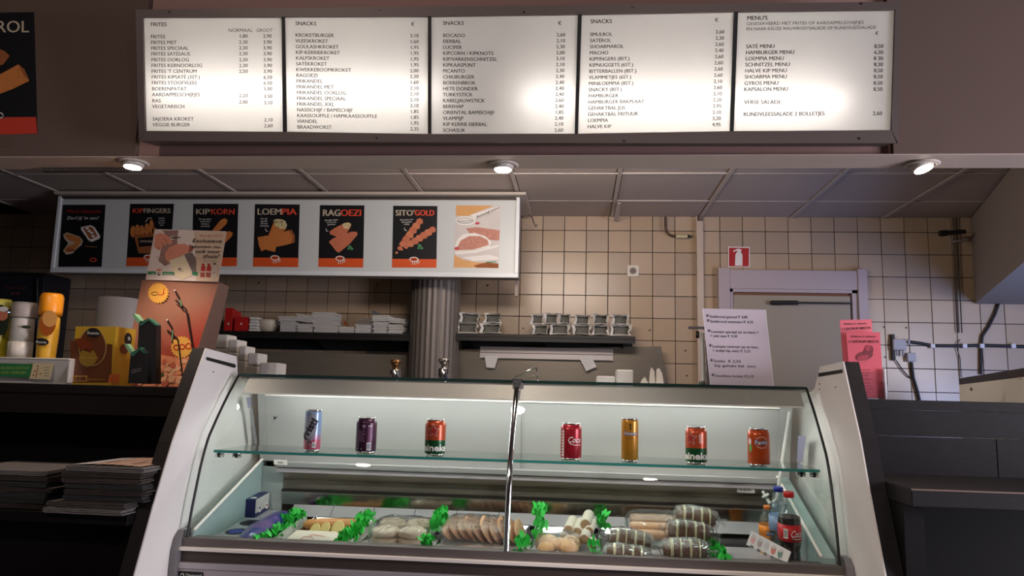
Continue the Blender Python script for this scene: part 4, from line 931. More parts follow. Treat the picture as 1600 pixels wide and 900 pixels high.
# ---------------- white end walls with dark wood edge
PWH = M('panel_white_laminate', (232, 226, 222), .42, noise=.03, nscale=3)
def pj(pts, X): return [(q.y, q.z) for q in [atx(a_, b_, X) for a_, b_ in pts]]
LP = pj([(322, 544), (309, 580), (290, 634), (270, 690), (240, 790), (210, 900)], XL-.034); LP += [(LP[-1][0]-.08, .45), (LP[-1][0]-.12, 0), (3.0, 0), (3.0, 1.385), (2.74, 1.39), (2.70, 1.40)]+pj([(370, 557)], XL-.034)
RP = pj([(1317, 565), (1330, 625), (1343.5, 685), (1358.5, 771), (1370, 832), (1383, 900)], XR+.034); RP += [(RP[-1][0]-.06, .5), (RP[-1][0]-.09, 0), (3.0, 0), (3.0, 1.385), (2.70, 1.39), (2.66, 1.40)]+pj([(1281, 573)], XR+.034)
for (pr, x_, s_, lab) in [(LP, XL-.034, -1, 'tall curved end wall left of the case, white inside with dark brown wood edge'), (RP, XR+.034, 1, 'tall curved end wall right of the case, white inside with dark wenge edge')]:
    W_ = WOODL if s_ < 0 else WOOD
    t = thing('end_wall', lab, 'side panel', (x_, 2.5, 0), 'curved end walls of the counter')
    MB().prism([(x_, y, z) for y, z in pr], (s_*.004, 0, 0), PWH).build('white_lining', parent=t)
    MB().prism([(x_+s_*.0042, y, z) for y, z in pr], (s_*.042, 0, 0), W_).build('wood_core', parent=t)
    sp = Print((x_, 0, 0), (-s_, 0, 0), .0008)
    if s_ < 0: sp.poly([(322, 558), (324, 558), (367, 569), (369, 573), (366, 575), (322, 562.5)], INK, 1)
    else: sp.poly([(1279, 583), (1317, 577), (1317, 582.5), (1279, 589)], INK, 1)
    sp.build('black_slot', parent=t)
    hp = Print((x_, 0, 0), (-s_, 0, 0), .0008)
    for (a_, b2_) in ([(333, 581)] if s_ < 0 else [(1281, 600), (1281, 608), (1306, 605)]): hp.ell(a_, b2_, 1.1, 1.1, INK, 1, n=8)
    hp.build('screw_hole', parent=t)

# ================================================================ DARK FRONT COUNTERS
BLK = M('near_black_wood', (12, 9, 9), .6, spec=.2, noise=.3, nscale=14, stretch=(1, 8, 14))
zc = at(120, 601, 2.42).z
ct = thing('left_counter', 'dark brown wooden counter left of the case carrying sauces', 'counter', (-2.5, 2.7, 0))
del ct['label']; ct.name = 'front_counter'; ct['label'] = 'dark brown wooden counter left of the case, carrying sauce bottles and newspapers'
cx1 = XL-.034-.004-.044
z648 = at(150, 648, 2.42).z
MB().box(-3.95, cx1, 2.42, 3.0, zc-.03, zc, WOODL, .002).build('counter_top', parent=ct)
MB().box(-3.95, cx1, 2.43, 2.46, z648, zc-.0305, WOODL).build('upper_panel', parent=ct)
MB().box(-3.95, cx1, 2.62, 2.66, 1.0, z648-.001, BLK).build('recess_back', parent=ct)
MB().box(-3.95, cx1, 2.46, 2.62, z648+.0, z648+.015, BLK).build('recess_ceiling', parent=ct)
ZN = .985
MB().box(-3.95, cx1, 2.16, 2.66, ZN-.03, ZN, BLK, .002).build('newspaper_ledge', parent=ct)
MB().box(-3.95, cx1, 2.24, 2.9, 0, ZN-.031, BLK).build('lower_panel', parent=ct)
zr = at(1500, 627, 2.46).z
cr = thing('front_counter', 'dark wenge wooden counter right of the case with a ledge, carrying pink leaflets', 'counter', (2.3, 2.7, 0))
rx0 = XR+.034+.004+.044
MB().box(rx0, 3.9, 2.46, 2.66, zr-.03, zr, WOOD, .002).build('counter_top', parent=cr)
zl2 = at(1500, 684, 2.47).z
MB().box(rx0, 3.9, 2.467, 2.5, zl2, zr-.0305, WOOD).build('upper_panel', parent=cr)
MB().box(rx0, at(1557, 720, 2.475).x, 2.472, 2.5, 1.10, zl2-.002, WOOD).build('middle_panel', parent=cr)
MB().box(at(1557, 720, 2.475).x+.003, 3.9, 2.472, 2.5, 1.10, zl2-.002, WOOD).build('middle_panel', parent=cr)
zg = at(1500, 766, 2.05).z
m_ = MB(); m_.box(rx0, 3.9, 2.05, 2.472, zg-.045, zg, WOOD, .003); m_.build('ledge', parent=cr)
MB().box(rx0, 3.9, 2.047, 2.0495, zg-.004, zg, M('edge_band_tan', (120, 100, 90), .5)).build('edge_band', parent=cr)
MB().box(rx0, 3.9, 2.61, 2.65, 0, zg-.0455, BLK).build('lower_panel', parent=cr)
MB().box(rx0+.0, rx0+.05, 2.10, 2.608, 0, zg-.0455, BLK).build('ledge_support', parent=cr)

# newspapers
NPM = [M('newsprint_%d' % k, c, .8, noise=.35, nscale=60, stretch=(1, 1, 3)) for k, c in enumerate([(104, 98, 96), (52, 42, 38), (68, 60, 56), (44, 42, 42), (62, 52, 48)])]
def newspaper(x0, x1, y0, y1, z, th, rot, label, mat, grp, top=None, sag=0):
    c = V(((x0+x1)/2, (y0+y1)/2, z)); t = thing('newspaper', label, 'newspaper', c, grp)
    Rz = Matrix.Rotation(rot, 3, 'Z'); m = MB(); n_ = 3; w_ = (x1-x0)/2; d_ = (y1-y0)/2
    for k in range(n_):
        zz = th*k/n_; e = random.uniform(-.004, .004); e2 = random.uniform(0, .008); segs = 6; vs = []
        for i in range(segs+1):
            u = -w_+th*.3+e+(2*w_-th*.3+e2)*i/segs; b = sag*math.sin(math.pi*i/segs)+random.uniform(-.0006, .0006)
            for (yy) in (-d_, d_):
                for q_ in (0, th/n_*.8): vs.append(c+Rz@V((u, yy, zz+q_+b+.0007)))
        fs = []
        for i in range(segs):
            o = 4*i; fs += [(o, o+4, o+5, o+1), (o+2, o+3, o+7, o+6), (o+1, o+5, o+7, o+3), (o, o+2, o+6, o+4)]
        fs += [(0, 1, 3, 2), (4*segs, 4*segs+2, 4*segs+3, 4*segs+1)]
        m.add(vs, fs, mat)
    m.build('folded_pages', parent=t)
    sp = MB(); pts = []
    for k in range(7):
        a_ = math.pi/2+math.pi*k/6; pts.append((math.cos(a_)*th*.45-w_+th*.35, th/2+math.sin(a_)*th*.46))
    sp.prism([c+Rz@V((u, -d_, q_+.0007)) for u, q_ in pts], Rz@V((0, 2*d_, 0)), mat); sp.build('spine_fold', parent=t)
    if top: top(t, c, Rz, w_, d_, th+.0012+sag*.6)
def topprint(t, c, Rz, w_, d_, z):
    m = MB(); 
    def r_(u0, u1, v0, v1, mt, L=0):
        m.add([c+Rz@V((u*w_, v_*d_, z+.0004*L+.0045*math.sin(math.pi*(u+1)/2)+.0006)) for u, v_ in [(u0, v0), (u1, v0), (u1, v1), (u0, v1)]], [(0, 1, 2, 3)], mt)
    r_(-.95, -.45, -.9, .9, M('news_photo_grey', (188, 184, 184), .6)); 
    for k in range(5): r_(-.4+k*.26, -.18+k*.26, -.9, .9, M('news_photo_tan', (196, 162, 140), .6, noise=.3, nscale=30))
    r_(-.3, .5, -.6, -.1, M('news_photo_brown', (130, 92, 76), .6, noise=.3, nscale=30), 1); m.build('page_print', parent=t)
nx0 = atz(100, 790, ZN+.08).x
X0, X1 = at(108, 760, 2.2).x, at(228, 760, 2.2).x
z = ZN+.0005
labs = ['bottom newspaper of the right stack, jutting out toward the viewer', 'second newspaper from the bottom of the right stack', 'third newspaper from the bottom of the right stack', 'fourth newspaper from the bottom of the right stack', 'fifth newspaper from the bottom of the right stack', 'third newspaper from the top of the right stack', 'second newspaper from the top of the right stack', 'topmost newspaper of the right stack, open page with tan photos facing up']
for k, l in enumerate(labs):
    th = .0155; dx = [-.03, -.028, .0, .006, .003, -.005, -.004, .006][k]; dy = [-.03, -.02, .005, .0, .004, 0, -.004, 0][k]
    newspaper(X0+dx, X1+dx, 2.17+dy, 2.45+dy, z, th, random.uniform(-.03, .03)-(.05 if k < 2 else 0), l, NPM[[0, 2, 3, 1, 3, 4, 1, 0][k]], 'newspapers in the right stack', topprint if k == 7 else None, sag=0)
    z += th+.001
X0, X1 = at(-60, 760, 2.25).x, at(94, 760, 2.25).x; z = ZN+.0005
labs = ['bottom newspaper of the left stack', 'second newspaper from the bottom of the left stack', 'third newspaper from the bottom of the left stack', 'middle newspaper of the left stack', 'third newspaper from the top of the left stack', 'second newspaper from the top of the left stack, glossy with golden print', 'top newspaper of the left stack showing one pale slanting edge']
for k, l in enumerate(labs):
    th = .0148
    newspaper(X0+random.uniform(-.01, .01), X1+random.uniform(-.01, .01)-(.02 if k == 6 else 0), 2.19, 2.46, z, th, random.uniform(-.03, .03), l, NPM[[1, 3, 3, 1, 3, 1, 0][k]], 'newspapers in the left stack')
    z += th+.001

# laminated price sheet and chrome stand on the case top
Ysh = 2.66; sq = [(1098, 482), (1196, 484), (1209, 606), (1110, 604)]
a_, b_, c_, e_ = at(*sq[0], 2.70), at(*sq[1], 2.70), at(*sq[2], 2.655), at(*sq[3], 2.655)
for q in (c_, e_): q.z = max(q.z, 1.4045)
sN = (b_-a_).cross(e_-a_).normalized(); sN = sN if sN.y < 0 else -sN
ps = thing('price_sheet', 'curled white laminated price sheet with black lines, standing on the case top', 'sheet', (c_+e_)/2)
MB().prism([a_, b_, c_, e_], -sN*.0012, M('sheet_white', (200, 188, 200), .6)).build('sheet', parent=ps)
sp = Print(a_, sN, .0006)
def sl_(s_, x, y, h=4.2, wd=None, b=0.0): sp.text(s_, x, y, h, INK, 1, wid=wd, slope=.02, lean=-.08, bold=b)
for (s_, x, y, wd, st_) in [("Stokbrood gezond \u20ac 4,00", 1109, 496.5, 59, 1), ("Stokbrood mexicano \u20ac 4,25", 1110, 504, 67, 1), ("Loempia speciaal (ei en ham) +", 1111.5, 520, 74, 1), ("+ sat\u00e9 saus \u20ac 4,50", 1110, 526.5, 42, 0), ("Loempia centrum (ei en ham,", 1113.5, 543, 72, 1), ("1 stokje kip sat\u00e9) \u20ac 5,25", 1114.5, 549.5, 58, 0), ("Snitka  \u20ac 2,50", 1115.5, 566, 42, 1), ("kip gehakt bal  ooo", 1117, 573, 64, 0), ("Stoofvlees kroket \u20ac2,10", 1117.5, 589, 60, 1)]:
    sl_(s_, x, y, wd=wd, b=.015)
    if st_: sp.text("*", x-6, y+2.2, 8, INK, 1, bold=.03)
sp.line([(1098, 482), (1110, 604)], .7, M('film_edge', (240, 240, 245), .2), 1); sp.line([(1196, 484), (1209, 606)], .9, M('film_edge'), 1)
sp.build('lettering', parent=ps)
cs_ = thing('chrome_stand', 'slim chrome stand with a clamp arm beside the laminated price sheet', 'stand', at(1106, 603, 2.72))
m_ = MB(); m_.box(at(1103, 560, 2.74).x, at(1108, 560, 2.74).x, 2.735, 2.745, 1.403, at(1103, 502, 2.74).z, CHROME); m_.build('post', parent=cs_)
m_ = MB(); m_.tube([at(1097, 520, 2.74), at(1099, 603, 2.74)], .006, 10, HW); m_.build('side_tube', parent=cs_)
m_ = MB(); m_.box(at(1075, 512, 2.73).x, at(1104, 512, 2.73).x, 2.72, 2.74, at(1090, 514.5, 2.73).z, at(1090, 510.5, 2.73).z, CHROME, .001); m_.lathe([(.006, -.012), (.006, .012)], at(1090, 523, 2.73), 10, BLACK); m_.build('clamp_arm', parent=cs_)
m_ = MB(); m_.lathe([(.012, 1.4045), (.012, 1.418)], (at(1097, 603, 2.74).x, 2.74, 0), 14, CHROME); m_.lathe([(.009, 1.4045), (.009, 1.42)], (at(1106, 603, 2.76).x, 2.76, 0), 14, CHROME); m_.build('foot', parent=cs_)

# leaflets in an acrylic holder
PK1 = M('leaflet_pink', (222, 108, 122), .6); PK2 = M('leaflet_red', (208, 88, 104), .6)
ho = thing('leaflet_holder', 'clear acrylic leaflet holder on the right counter edge', 'holder', at(1360, 622, 2.52)); ho.location.z = zr+.0005
def leaflet(c_, Y, m, label, fn):
    q = [at(x, y, Y) for x, y in c_]
    for v_ in q: v_.z = max(v_.z, zr+.004)
    t = thing('leaflet', label, 'leaflet', (q[2]+q[3])/2, 'pink leaflets'); MB().prism(q, (0, .0015, 0), m).build('paper', parent=t)
    p_ = Print((0, Y, 0), PN, .0006); fn(p_); stuff(p_.build('leaflet_print', parent=t))
def lf1(p):
    p.text("Welkom in cafetaria", 1318, 507.5, 2.6, INK, 1, wid=36, slope=-.03, bold=.01); p.text("'t CENTRUM BRESTA", 1315, 516, 3.8, INK, 1, wid=45, slope=-.05, bold=.03)
def lf2(p):
    p.text("Welkom in cafetaria", 1329, 527, 2.8, INK, 1, wid=39, slope=.0, bold=.01); p.text("'t CENTRUM BRESTA", 1325, 535.5, 4, INK, 1, wid=48, slope=.0, bold=.03)
    DR = M('leaflet_ink_red', (120, 40, 50), .6)
    p.ell(1350, 556, 14, 7, DR, 1, rot=-.2); p.ell(1357, 548, 7, 9, DR, 2, rot=.5); p.ell(1348, 559, 10, 4.5, M('leaflet_red_mid', (160, 56, 70), .6), 3, rot=-.2); p.ell(1356, 544, 4, 5, M('leaflet_red_mid'), 3, rot=.4)
    for k, (y, w_) in enumerate([(579, 19), (583, 20), (587, 16), (593.5, 20), (599, 19), (604, 22), (608.5, 24), (613, 19)]): p.text(["OPENINGSTIJDEN", "van de keuken", "en de zaak", "TELEFONISCH", "bestellen kan", "van maandag tot", "en met zondag", "eet smakelijk"][k], 1341, y, 2, DR, 1, wid=w_)
leaflet([(1312, 500), (1362, 499), (1368, 622), (1322, 622)], 2.56, PK1, 'rear pink leaflet, lighter, only its top lines showing', lf1)
leaflet([(1322, 519), (1375, 519), (1381, 622), (1330, 622)], 2.54, PK2, 'front red-pink leaflet with a drawing of a bread roll', lf2)
AC = glassmat('acrylic', (.96, .97, .98), 1.4)
A = at(1328, 622, 2.53); B = at(1385, 622, 2.53); zt = at(1360, 581, 2.53).z
m_ = MB(); m_.box(A.x, B.x, 2.526, 2.529, zr+.0006, zt, AC); m_.box(A.x, A.x+.003, 2.529, 2.585, zr+.0006, zt, AC); m_.build('front_pocket', parent=ho)
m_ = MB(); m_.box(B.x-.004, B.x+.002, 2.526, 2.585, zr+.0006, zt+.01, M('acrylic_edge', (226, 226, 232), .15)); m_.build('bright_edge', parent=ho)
m_ = MB(); m_.box(B.x+.004, B.x+.018, 2.56, 2.60, zr+.0006, zr+.05, BLACK, .002); tag(m_.build('small_black_block'), 'small black block on the counter right of the leaflet holder', 'block')

# pale cabinet on the right
P1 = at(1498, 592, 3.9); P2 = at(1600, 574, 2.75); dr = (P2-P1); dr.z = 0
zt = (P1.z+P2.z)/2
fzr = thing('freezer', 'pale cream chest cabinet with dark lid edge behind the right counter', 'freezer', (P1.x+.3, 3.4, 0))
off = V((.75, .22, 0)); a_ = V((P1.x, P1.y, 0)); b_ = a_+dr*1.02
MB().hexa([b_+V((0, 0, 0)), b_+off, a_+off, a_]+[q+V((0, 0, zt-.03)) for q in (b_, b_+off, a_+off, a_)], M('freezer_cream', (244, 238, 222), .4)).build('cabinet', parent=fzr)
MB().hexa([q+V((0, 0, zt-.029)) for q in (b_, b_+off, a_+off, a_)]+[q+V((0, 0, zt)) for q in (b_, b_+off, a_+off, a_)], M('freezer_lid_dark', (50, 46, 48), .5)).build('lid', parent=fzr)
fn_ = dr.cross(V((0, 0, 1))).normalized(); fn_ = fn_ if fn_.dot(V((-1, -.3, 0))) > 0 else -fn_
fp = Print(a_, fn_, .0012); fp.ell(1518, 608, 1.8, 2.6, M('lock_red_dark', (70, 30, 26), .5), 1, n=10); fp.text("Diepvries", 1587, 589, 2.4, M('sign_red'), 1, wid=11, slope=-.1); fp.text("-18", 1589, 594, 2.4, M('sign_red'), 1, wid=8, slope=-.1); fp.build('marks', parent=fzr)
# ridges of bright edge

# dark drinks fridge at the far left
YQ = 4.88
fx1 = at(61, 480, YQ).x; fzt = at(30, 425, YQ).z
fg = thing('drinks_fridge', 'dark drinks fridge in the shadow at the far left, pale faint lettering on top', 'fridge', (fx1-.35, YQ+.15, 0))
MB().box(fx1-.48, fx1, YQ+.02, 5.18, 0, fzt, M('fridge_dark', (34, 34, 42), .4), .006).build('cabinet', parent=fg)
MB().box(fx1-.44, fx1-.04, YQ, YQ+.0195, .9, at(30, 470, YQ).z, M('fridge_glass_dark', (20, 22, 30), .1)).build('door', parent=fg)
MB().tube([at(58, 436, YQ), at(59.5, 560, YQ)], .006, 8, M('fridge_trim', (90, 88, 92), .3, .7)).build('trim_edge', parent=fg)
tp_ = Print((0, YQ+.019, 0), PN, .001); tp_.text("Red Bull", 8, 452, 6, M('faint_red', (110, 62, 60), .6), 1, wid=33); tp_.ell(20, 458.5, 4, 1.8, M('faint_red'), 1); tp_.ell(28, 458.5, 4, 1.8, M('faint_red'), 1); tp_.build('lettering', parent=fg)
a_ = at(14, 485, YQ-.01); b_ = at(9, 518, YQ-.01); MB().tube([a_, b_], .007, 8, M('blue_led', (80, 120, 255), .5, emit=(.25, .4, 1), estr=4)).build('light_strip', parent=fg)

# ================================================================ ITEMS ON THE LEFT COUNTER
ZL = zc+.0006
YC = 2.47
tr_ = thing('sauce_tray', 'white plastic tray with green label holding three sauce bottles', 'tray', at(40, 598, YC)); tr_.location.z = ZL
A = at(-40, 598, YC); B = at(104, 598, YC); zt = at(60, 559, YC).z
TW = M('tray_white', (196, 190, 182), .4)
m_ = MB(); m_.prism([(B.x-.018, YC+.02, ZL), (B.x, YC, zt-.004), (A.x, YC, zt-.004), (A.x, YC+.02, ZL)], (0, .004, 0), TW); m_.box(A.x, B.x-.0, YC+.016, YC+.16, ZL, ZL+.004, TW)
m_.box(A.x, B.x+.003, YC-.004, YC+.006, zt-.006, zt, TW, .002); m_.box(B.x-.006, B.x+.003, YC+.004, YC+.17, ZL+.004, zt, TW, .002); m_.box(A.x, B.x, YC+.166, YC+.17, ZL+.004, zt, TW); m_.build('tray_body', parent=tr_)
gp = Print((0, YC-.0012, 0), PN, .0006); GP = M('label_green', (40, 110, 60), .55); gp.poly([(-20, 567), (52, 569), (47, 590), (-20, 588)], GP, 3); gp.poly([(52, 567), (85, 568), (79, 593), (46, 592)], M('label_cream', (196, 178, 140), .6), 3)
for k, (s_, w_) in enumerate([("SAUZEN & KETCHUP", 44), ("OOK HEERLIJK!", 40)]): gp.text(s_, 2, 577+k*7, 4.2, M('label_yellowgreen', (150, 180, 90), .6), 4, wid=w_, bold=.02)
for (x, y) in [(55, 580), (60, 572), (53, 586), (64, 584)]: gp.ell(x, y, 1.6, 1.2, BR2, 4, n=8)
gp.line([(60, 575), (57, 590)], 1.2, BR2, 4)
for k in range(4): gp.line([(69, 574+k*4.5), (78, 574.3+k*4.5)], .7, M('print_grey'), 4)
gp.build('label_print', parent=tr_)
def bottle(px, py_b, py_t, r, prof, mats, label, Y, zb, fluted=0, prt=None, n=24):
    pt_ = at(px, py_t, Y); pb = at(px, py_b, Y); c = V((at((px), (py_b+py_t)/2, Y).x, Y, zb)); H = pt_.z-zb
    t = thing('sauce_bottle', label, 'bottle', c, 'sauce bottles in the white tray')
    for nm, segs, mt in prof(H, r):
        MB().lathe(segs, c, n, mt, flute=fluted if nm == 'grip' else 0).build(nm, parent=t)
    if prt: prt(t, c, H)
    return t
YCB = 2.55; zb_ = ZL+.0045
YEL = M('bottle_yellow', (228, 156, 34), .35); YEL2 = M('cap_orange_yellow', (236, 150, 30), .35); WB = M('bottle_white', (206, 200, 190), .35)
bottle(75, 590, 459, .036, lambda H, r: [('body', [(r*.98, 0), (r, .01), (r, H*.18), (r*.88, H*.2), (r*.86, H*.3), (r*.95, H*.55), (r*.9, H*.73), (r*.82, H*.745)], M('bottle_label_yellow', (218, 168, 50), .4)), ('cap', [(r*1.02, H*.75), (r*1.06, H*.8), (r*1.06, H*.96), (r*.9, H)], YEL2)], None, 'tall yellow sauce bottle with orange cap and dark label, nearest to the box', YCB, zb_, n=10,
  prt=lambda t, c, H: (lambda p_: (p_.ell(75, 505, 13, 20, M('label_orange_dark', (170, 84, 24), .5), 1, rot=.15), p_.ell(78, 498, 12, 13, M('label_peach', (220, 160, 90), .5), 2), p_.ell(66, 534, 11, 5.5, INK, 3, rot=.1), p_.text("Remia", 57.5, 536, 4, M('logo_white', (230, 230, 225), .5), 4, wid=16, slope=.05, bold=.02), p_.build('label_print', parent=t)))(Print((0, YCB-.0375, 0), PN, .0006)))
bottle(33, 590, 473, .040, lambda H, r: [('body', [(r, 0), (r, H*.16), (r*.9, H*.18), (r*.9, H*.24)], WB), ('grip', [(r*.92, H*.24), (r*.95, H*.5)], WB), ('body_upper', [(r*.95, H*.5), (r*.9, H*.78), (r*.88, H*.8)], WB), ('cap', [(r*.98, H*.805), (r*1.02, H*.82), (r*1.02, H*.94), (r*.93, H)], M('cap_grey_white', (176, 164, 156), .4))], None, 'white sauce squeeze bottle with ribbed grip and grey-white cap', YCB, zb_, fluted=.05, n=36,
  prt=lambda t, c, H: (lambda p_: (p_.ell(41, 511, 8, 2.6, M('label_grey_dark', (60, 66, 50), .5), 1, rot=.05), p_.build('label_print', parent=t)))(Print((0, YCB-.0405, 0), PN, .0006)))
bottle(-4, 590, 468, .038, lambda H, r: [('body', [(r, 0), (r, H*.3), (r*.8, H*.4), (r, H*.5), (r*.85, H*.84)], M('bottle_yellow_green', (196, 180, 40), .4)), ('cap', [(r*.9, H*.86), (r*.92, H*.95), (r*.8, H)], M('cap_pale_yellow', (214, 200, 90), .4))], None, 'half cut-off yellow and dark sauce bottle with pale yellow cap, at the left frame edge', YCB, zb_,
  prt=lambda t, c, H: (lambda p_: (p_.ell(2, 500, 12, 24, M('label_dark_green', (34, 44, 30), .5), 1), p_.ell(4, 492, 9, 9, M('label_photo', (200, 120, 90), .5), 2), p_.ell(6, 483, 8, 4, WHT, 3), p_.build('label_print', parent=t)))(Print((0, YCB-.0385, 0), PN, .0006)))
# yellow brown carton
yb = thing('sauce_carton', 'brown and yellow printed carton box standing on the left counter', 'carton', at(150, 599, 2.5)); yb.location.z = ZL
f0, f1 = at(109, 600, 2.50), at(173, 600, 2.47); s1 = at(205, 598, 2.58)
zt = at(150, 510, 2.48).z
def vq(p, z): return V((p.x, p.y, z))
MB().hexa([vq(f0, ZL), vq(f1, ZL), vq(s1, ZL), vq(f0+(s1-f1), ZL)]+[vq(f0, zt), vq(f1, zt), vq(s1, zt), vq(f0+(s1-f1), zt)], M('carton_yellow', (200, 160, 44), .5)).build('box', parent=yb)
fN = V((0, 0, 1)).cross(f1-f0).normalized(); fN = -fN if fN.y > 0 else fN; sN2 = V((0, 0, 1)).cross(s1-f1).normalized(); sN2 = -sN2 if sN2.x < 0 else sN2
q = Print(f0, fN, .0006); CBR = M('carton_brown', (104, 56, 28), .5); COL_ = M('carton_olive', (150, 118, 40), .5)
q.poly([(110, 532), (176, 538), (174, 598), (110, 598)], CBR, 1); q.ell(145, 542, 22, 30, M('carton_cream', (190, 160, 100), .5), 2); q.ell(145, 542, 20.6, 28.6, CBR, 3); q.poly([(117, 530), (130, 528), (147, 538), (143, 552), (125, 545)], M('carton_sauce', (120, 50, 20), .5), 4); q.ell(138, 559, 14, 14, COL_, 4)
q.ell(147, 520, 11, 7.5, INK, 5, rot=.1); q.text("Remia", 138, 522.5, 5, M('logo_white'), 6, wid=18, slope=.03, bold=.02); q.text("Mosterd", 128, 561, 4.5, M('print_tan', (200, 150, 70), .5), 6, wid=26)
q.poly([(115, 587), (137, 587), (137, 596), (115, 596)], M('print_tan'), 4); q.poly([(116.5, 588.5), (135.5, 588.5), (135.5, 594.5), (116.5, 594.5)], CBR, 5); q.line([(121, 588), (119, 595)], .8, M('print_tan'), 6); q.line([(126, 588), (126, 595)], .8, M('print_tan'), 6); q.text("BeterFrituren", 139, 594, 2.8, M('print_tan'), 6, wid=26)
q.build('front_print', parent=yb)
q = Print(f1, sN2, .0006); q.ell(200, 530, 6, 10, INK, 1); q.text("R", 199, 532, 6, M('logo_white'), 2); q.poly([(171, 585), (188, 585), (185, 598), (169, 598)], M('carton_orange', (206, 110, 50), .5), 1); q.ell(194, 545, 7, 8, CBR, 1); q.build('side_print', parent=yb)

# sauce display stand: leaning board with header card
B0, B1 = at(190, 598, 2.66), at(290, 600, 2.56); T0, T1 = at(222, 438, 2.72), at(342, 441, 2.62)
B0.z = B1.z = ZL
sd = thing('sauce_display', 'tall leaning cardboard sauce display with a header card and two yellow star stickers', 'display', (B0+B1)/2)
dN = (B1-B0).cross(T0-B0).normalized(); dN = -dN if dN.y > 0 else dN
BRD = bpy.data.materials.new('board_print_gradient'); BRD.use_nodes = True; nb = BRD.node_tree; bs = nb.nodes['Principled BSDF']; bs.inputs['Roughness'].default_value = .45
tc = nb.nodes.new('ShaderNodeTexCoord'); sx_ = nb.nodes.new('ShaderNodeSeparateXYZ'); ma = nb.nodes.new('ShaderNodeMath'); ma.operation = 'MULTIPLY_ADD'; ma.inputs[1].default_value = -1.6
mb_ = nb.nodes.new('ShaderNodeMath'); mb_.operation = 'MULTIPLY_ADD'; mb_.inputs[1].default_value = 2.6; mb_.inputs[2].default_value = .0
rp = nb.nodes.new('ShaderNodeValToRGB'); rp.color_ramp.elements[0].position = .12; rp.color_ramp.elements[0].color = (lin(172), lin(56), lin(42), 1); rp.color_ramp.elements[1].position = .62; rp.color_ramp.elements[1].color = (lin(158), lin(110), lin(90), 1)
nb.links.new(tc.outputs['Object'], sx_.inputs[0]); nb.links.new(sx_.outputs[2], mb_.inputs[0]); nb.links.new(sx_.outputs[0], ma.inputs[0]); nb.links.new(mb_.outputs[0], ma.inputs[2]); nb.links.new(ma.outputs[0], rp.inputs[0]); nb.links.new(rp.outputs[0], bs.inputs['Base Color'])
MB().prism([B0, B1, T1, T0], -dN*.004, BRD).build('board', parent=sd)
SDW = M('card_side_brown', (112, 84, 70), .7)
S0, S1 = at(318, 545, 2.62), at(343, 446, 2.64)
sp_ = at(300, 600, 2.66); sp_.z = ZL
MB().prism([B1, sp_+V((.03, .05, 0)), T1+V((.004, .07, -.005)), T1], (.0015, 0, 0), SDW).build('side_flap', parent=sd)
hq = [at(228.5, 437.5, 2.716), at(341.5, 441, 2.616), at(354.5, 362, 2.655), at(243.5, 358.5, 2.755)]
hN = (hq[1]-hq[0]).cross(hq[3]-hq[0]).normalized(); hN = -hN if hN.y > 0 else hN
hc = MB().prism([p+dN*.004 for p in hq], -hN*.003, M('header_card_white', (214, 196, 188), .4)).build('header_card', parent=sd)
h = Print(hq[0]+dN*.004, hN, .0003)
SK = M('print_skin', (214, 140, 116), .6, noise=.08, nscale=30); SKD = M('print_skin_dark', (150, 84, 70), .6); LTW = M('print_pale', (222, 206, 200), .6); GRY = M('print_mauve', (150, 116, 108), .6, noise=.3, nscale=60); GR2 = M('print_grey_soft', (120, 104, 104), .6, noise=.2, nscale=20)
h.poly([(244, 359), (280, 359), (310, 361), (354, 362.5), (341, 440), (229, 437)], LTW, 1)
h.poly([(303, 361), (354, 362.5), (341, 440), (307, 439)], M('print_beige', (206, 180, 158), .6), 2)
h.poly([(253, 360), (279, 360), (277, 372), (262, 370)], GRY, 2); h.poly([(253, 385), (277, 370), (278, 384), (262, 404), (266, 412), (258, 416), (248, 408)], GRY, 2)
h.poly([(288, 398), (300, 394), (307, 405), (307, 432), (300, 424)], GR2, 2); h.poly([(296, 382), (304, 386), (301, 392), (294, 396)], SKD, 3)
h.poly([(243, 367), (250, 364), (258, 366), (266, 372), (270, 378), (267, 383), (261, 379), (259, 385), (255, 384), (253, 389), (248, 391), (241, 386)], SK, 4)
for (a_, b_) in [((256, 373), (262, 378)), ((253, 380), (257, 385)), ((247, 386), (250, 389))]: h.line([a_, b_], .9, SKD, 5)
h.poly([(258, 396), (266, 386), (276, 382), (290, 381), (296, 385), (295, 395), (284, 400), (270, 406), (263, 410), (259, 404)], SK, 4)
for (a_, b_) in [((262, 395), (272, 392)), ((262, 400), (270, 397))]: h.line([a_, b_], .7, M('print_skin_mid', (186, 112, 92), .6), 5)
h.line([(267, 372), (282, 371)], 1.4, INK, 5); h.line([(267, 371), (272, 369)], 1, WHT, 6)
h.poly([(265, 407), (284, 401), (290, 402), (299, 425), (299, 431), (285, 437), (275, 432)], M('print_cream', (224, 208, 178), .6), 6); h.ell(281, 421, 2.4, 2, GR2, 7)
for k in range(3): h.line([(279+k, 419+k*2.4), (286+k*.8, 420+k*2.4)], .6, GR2, 7)
for k in range(6): h.line([(244+k*2, 400+k*2), (254+k, 408+k*1.5)], .5, GRY, 3)
GRB = M('print_band_green', (54, 128, 84), .6)
h.poly([(231.5, 424), (272, 425), (273, 430), (230.5, 429)], GRB, 3); h.poly([(300, 425), (310, 425), (309, 431), (301, 430)], GRB, 3)
h.poly([(244, 424), (254.5, 424), (253.5, 431), (249, 434), (244.5, 431)], LTW, 4); h.ell(249, 428, 2.2, 3, INK, 5); h.ell(249.4, 427.4, 1, 1.6, LTW, 6); h.text("De", 237.5, 428.8, 2.6, WHT, 4); h.text("Wijnberg", 256, 429, 2.6, WHT, 4, wid=14); h.ell(249, 422, 4.5, 2, SK, 4)
IK = M('script_ink', (44, 26, 24), .6)
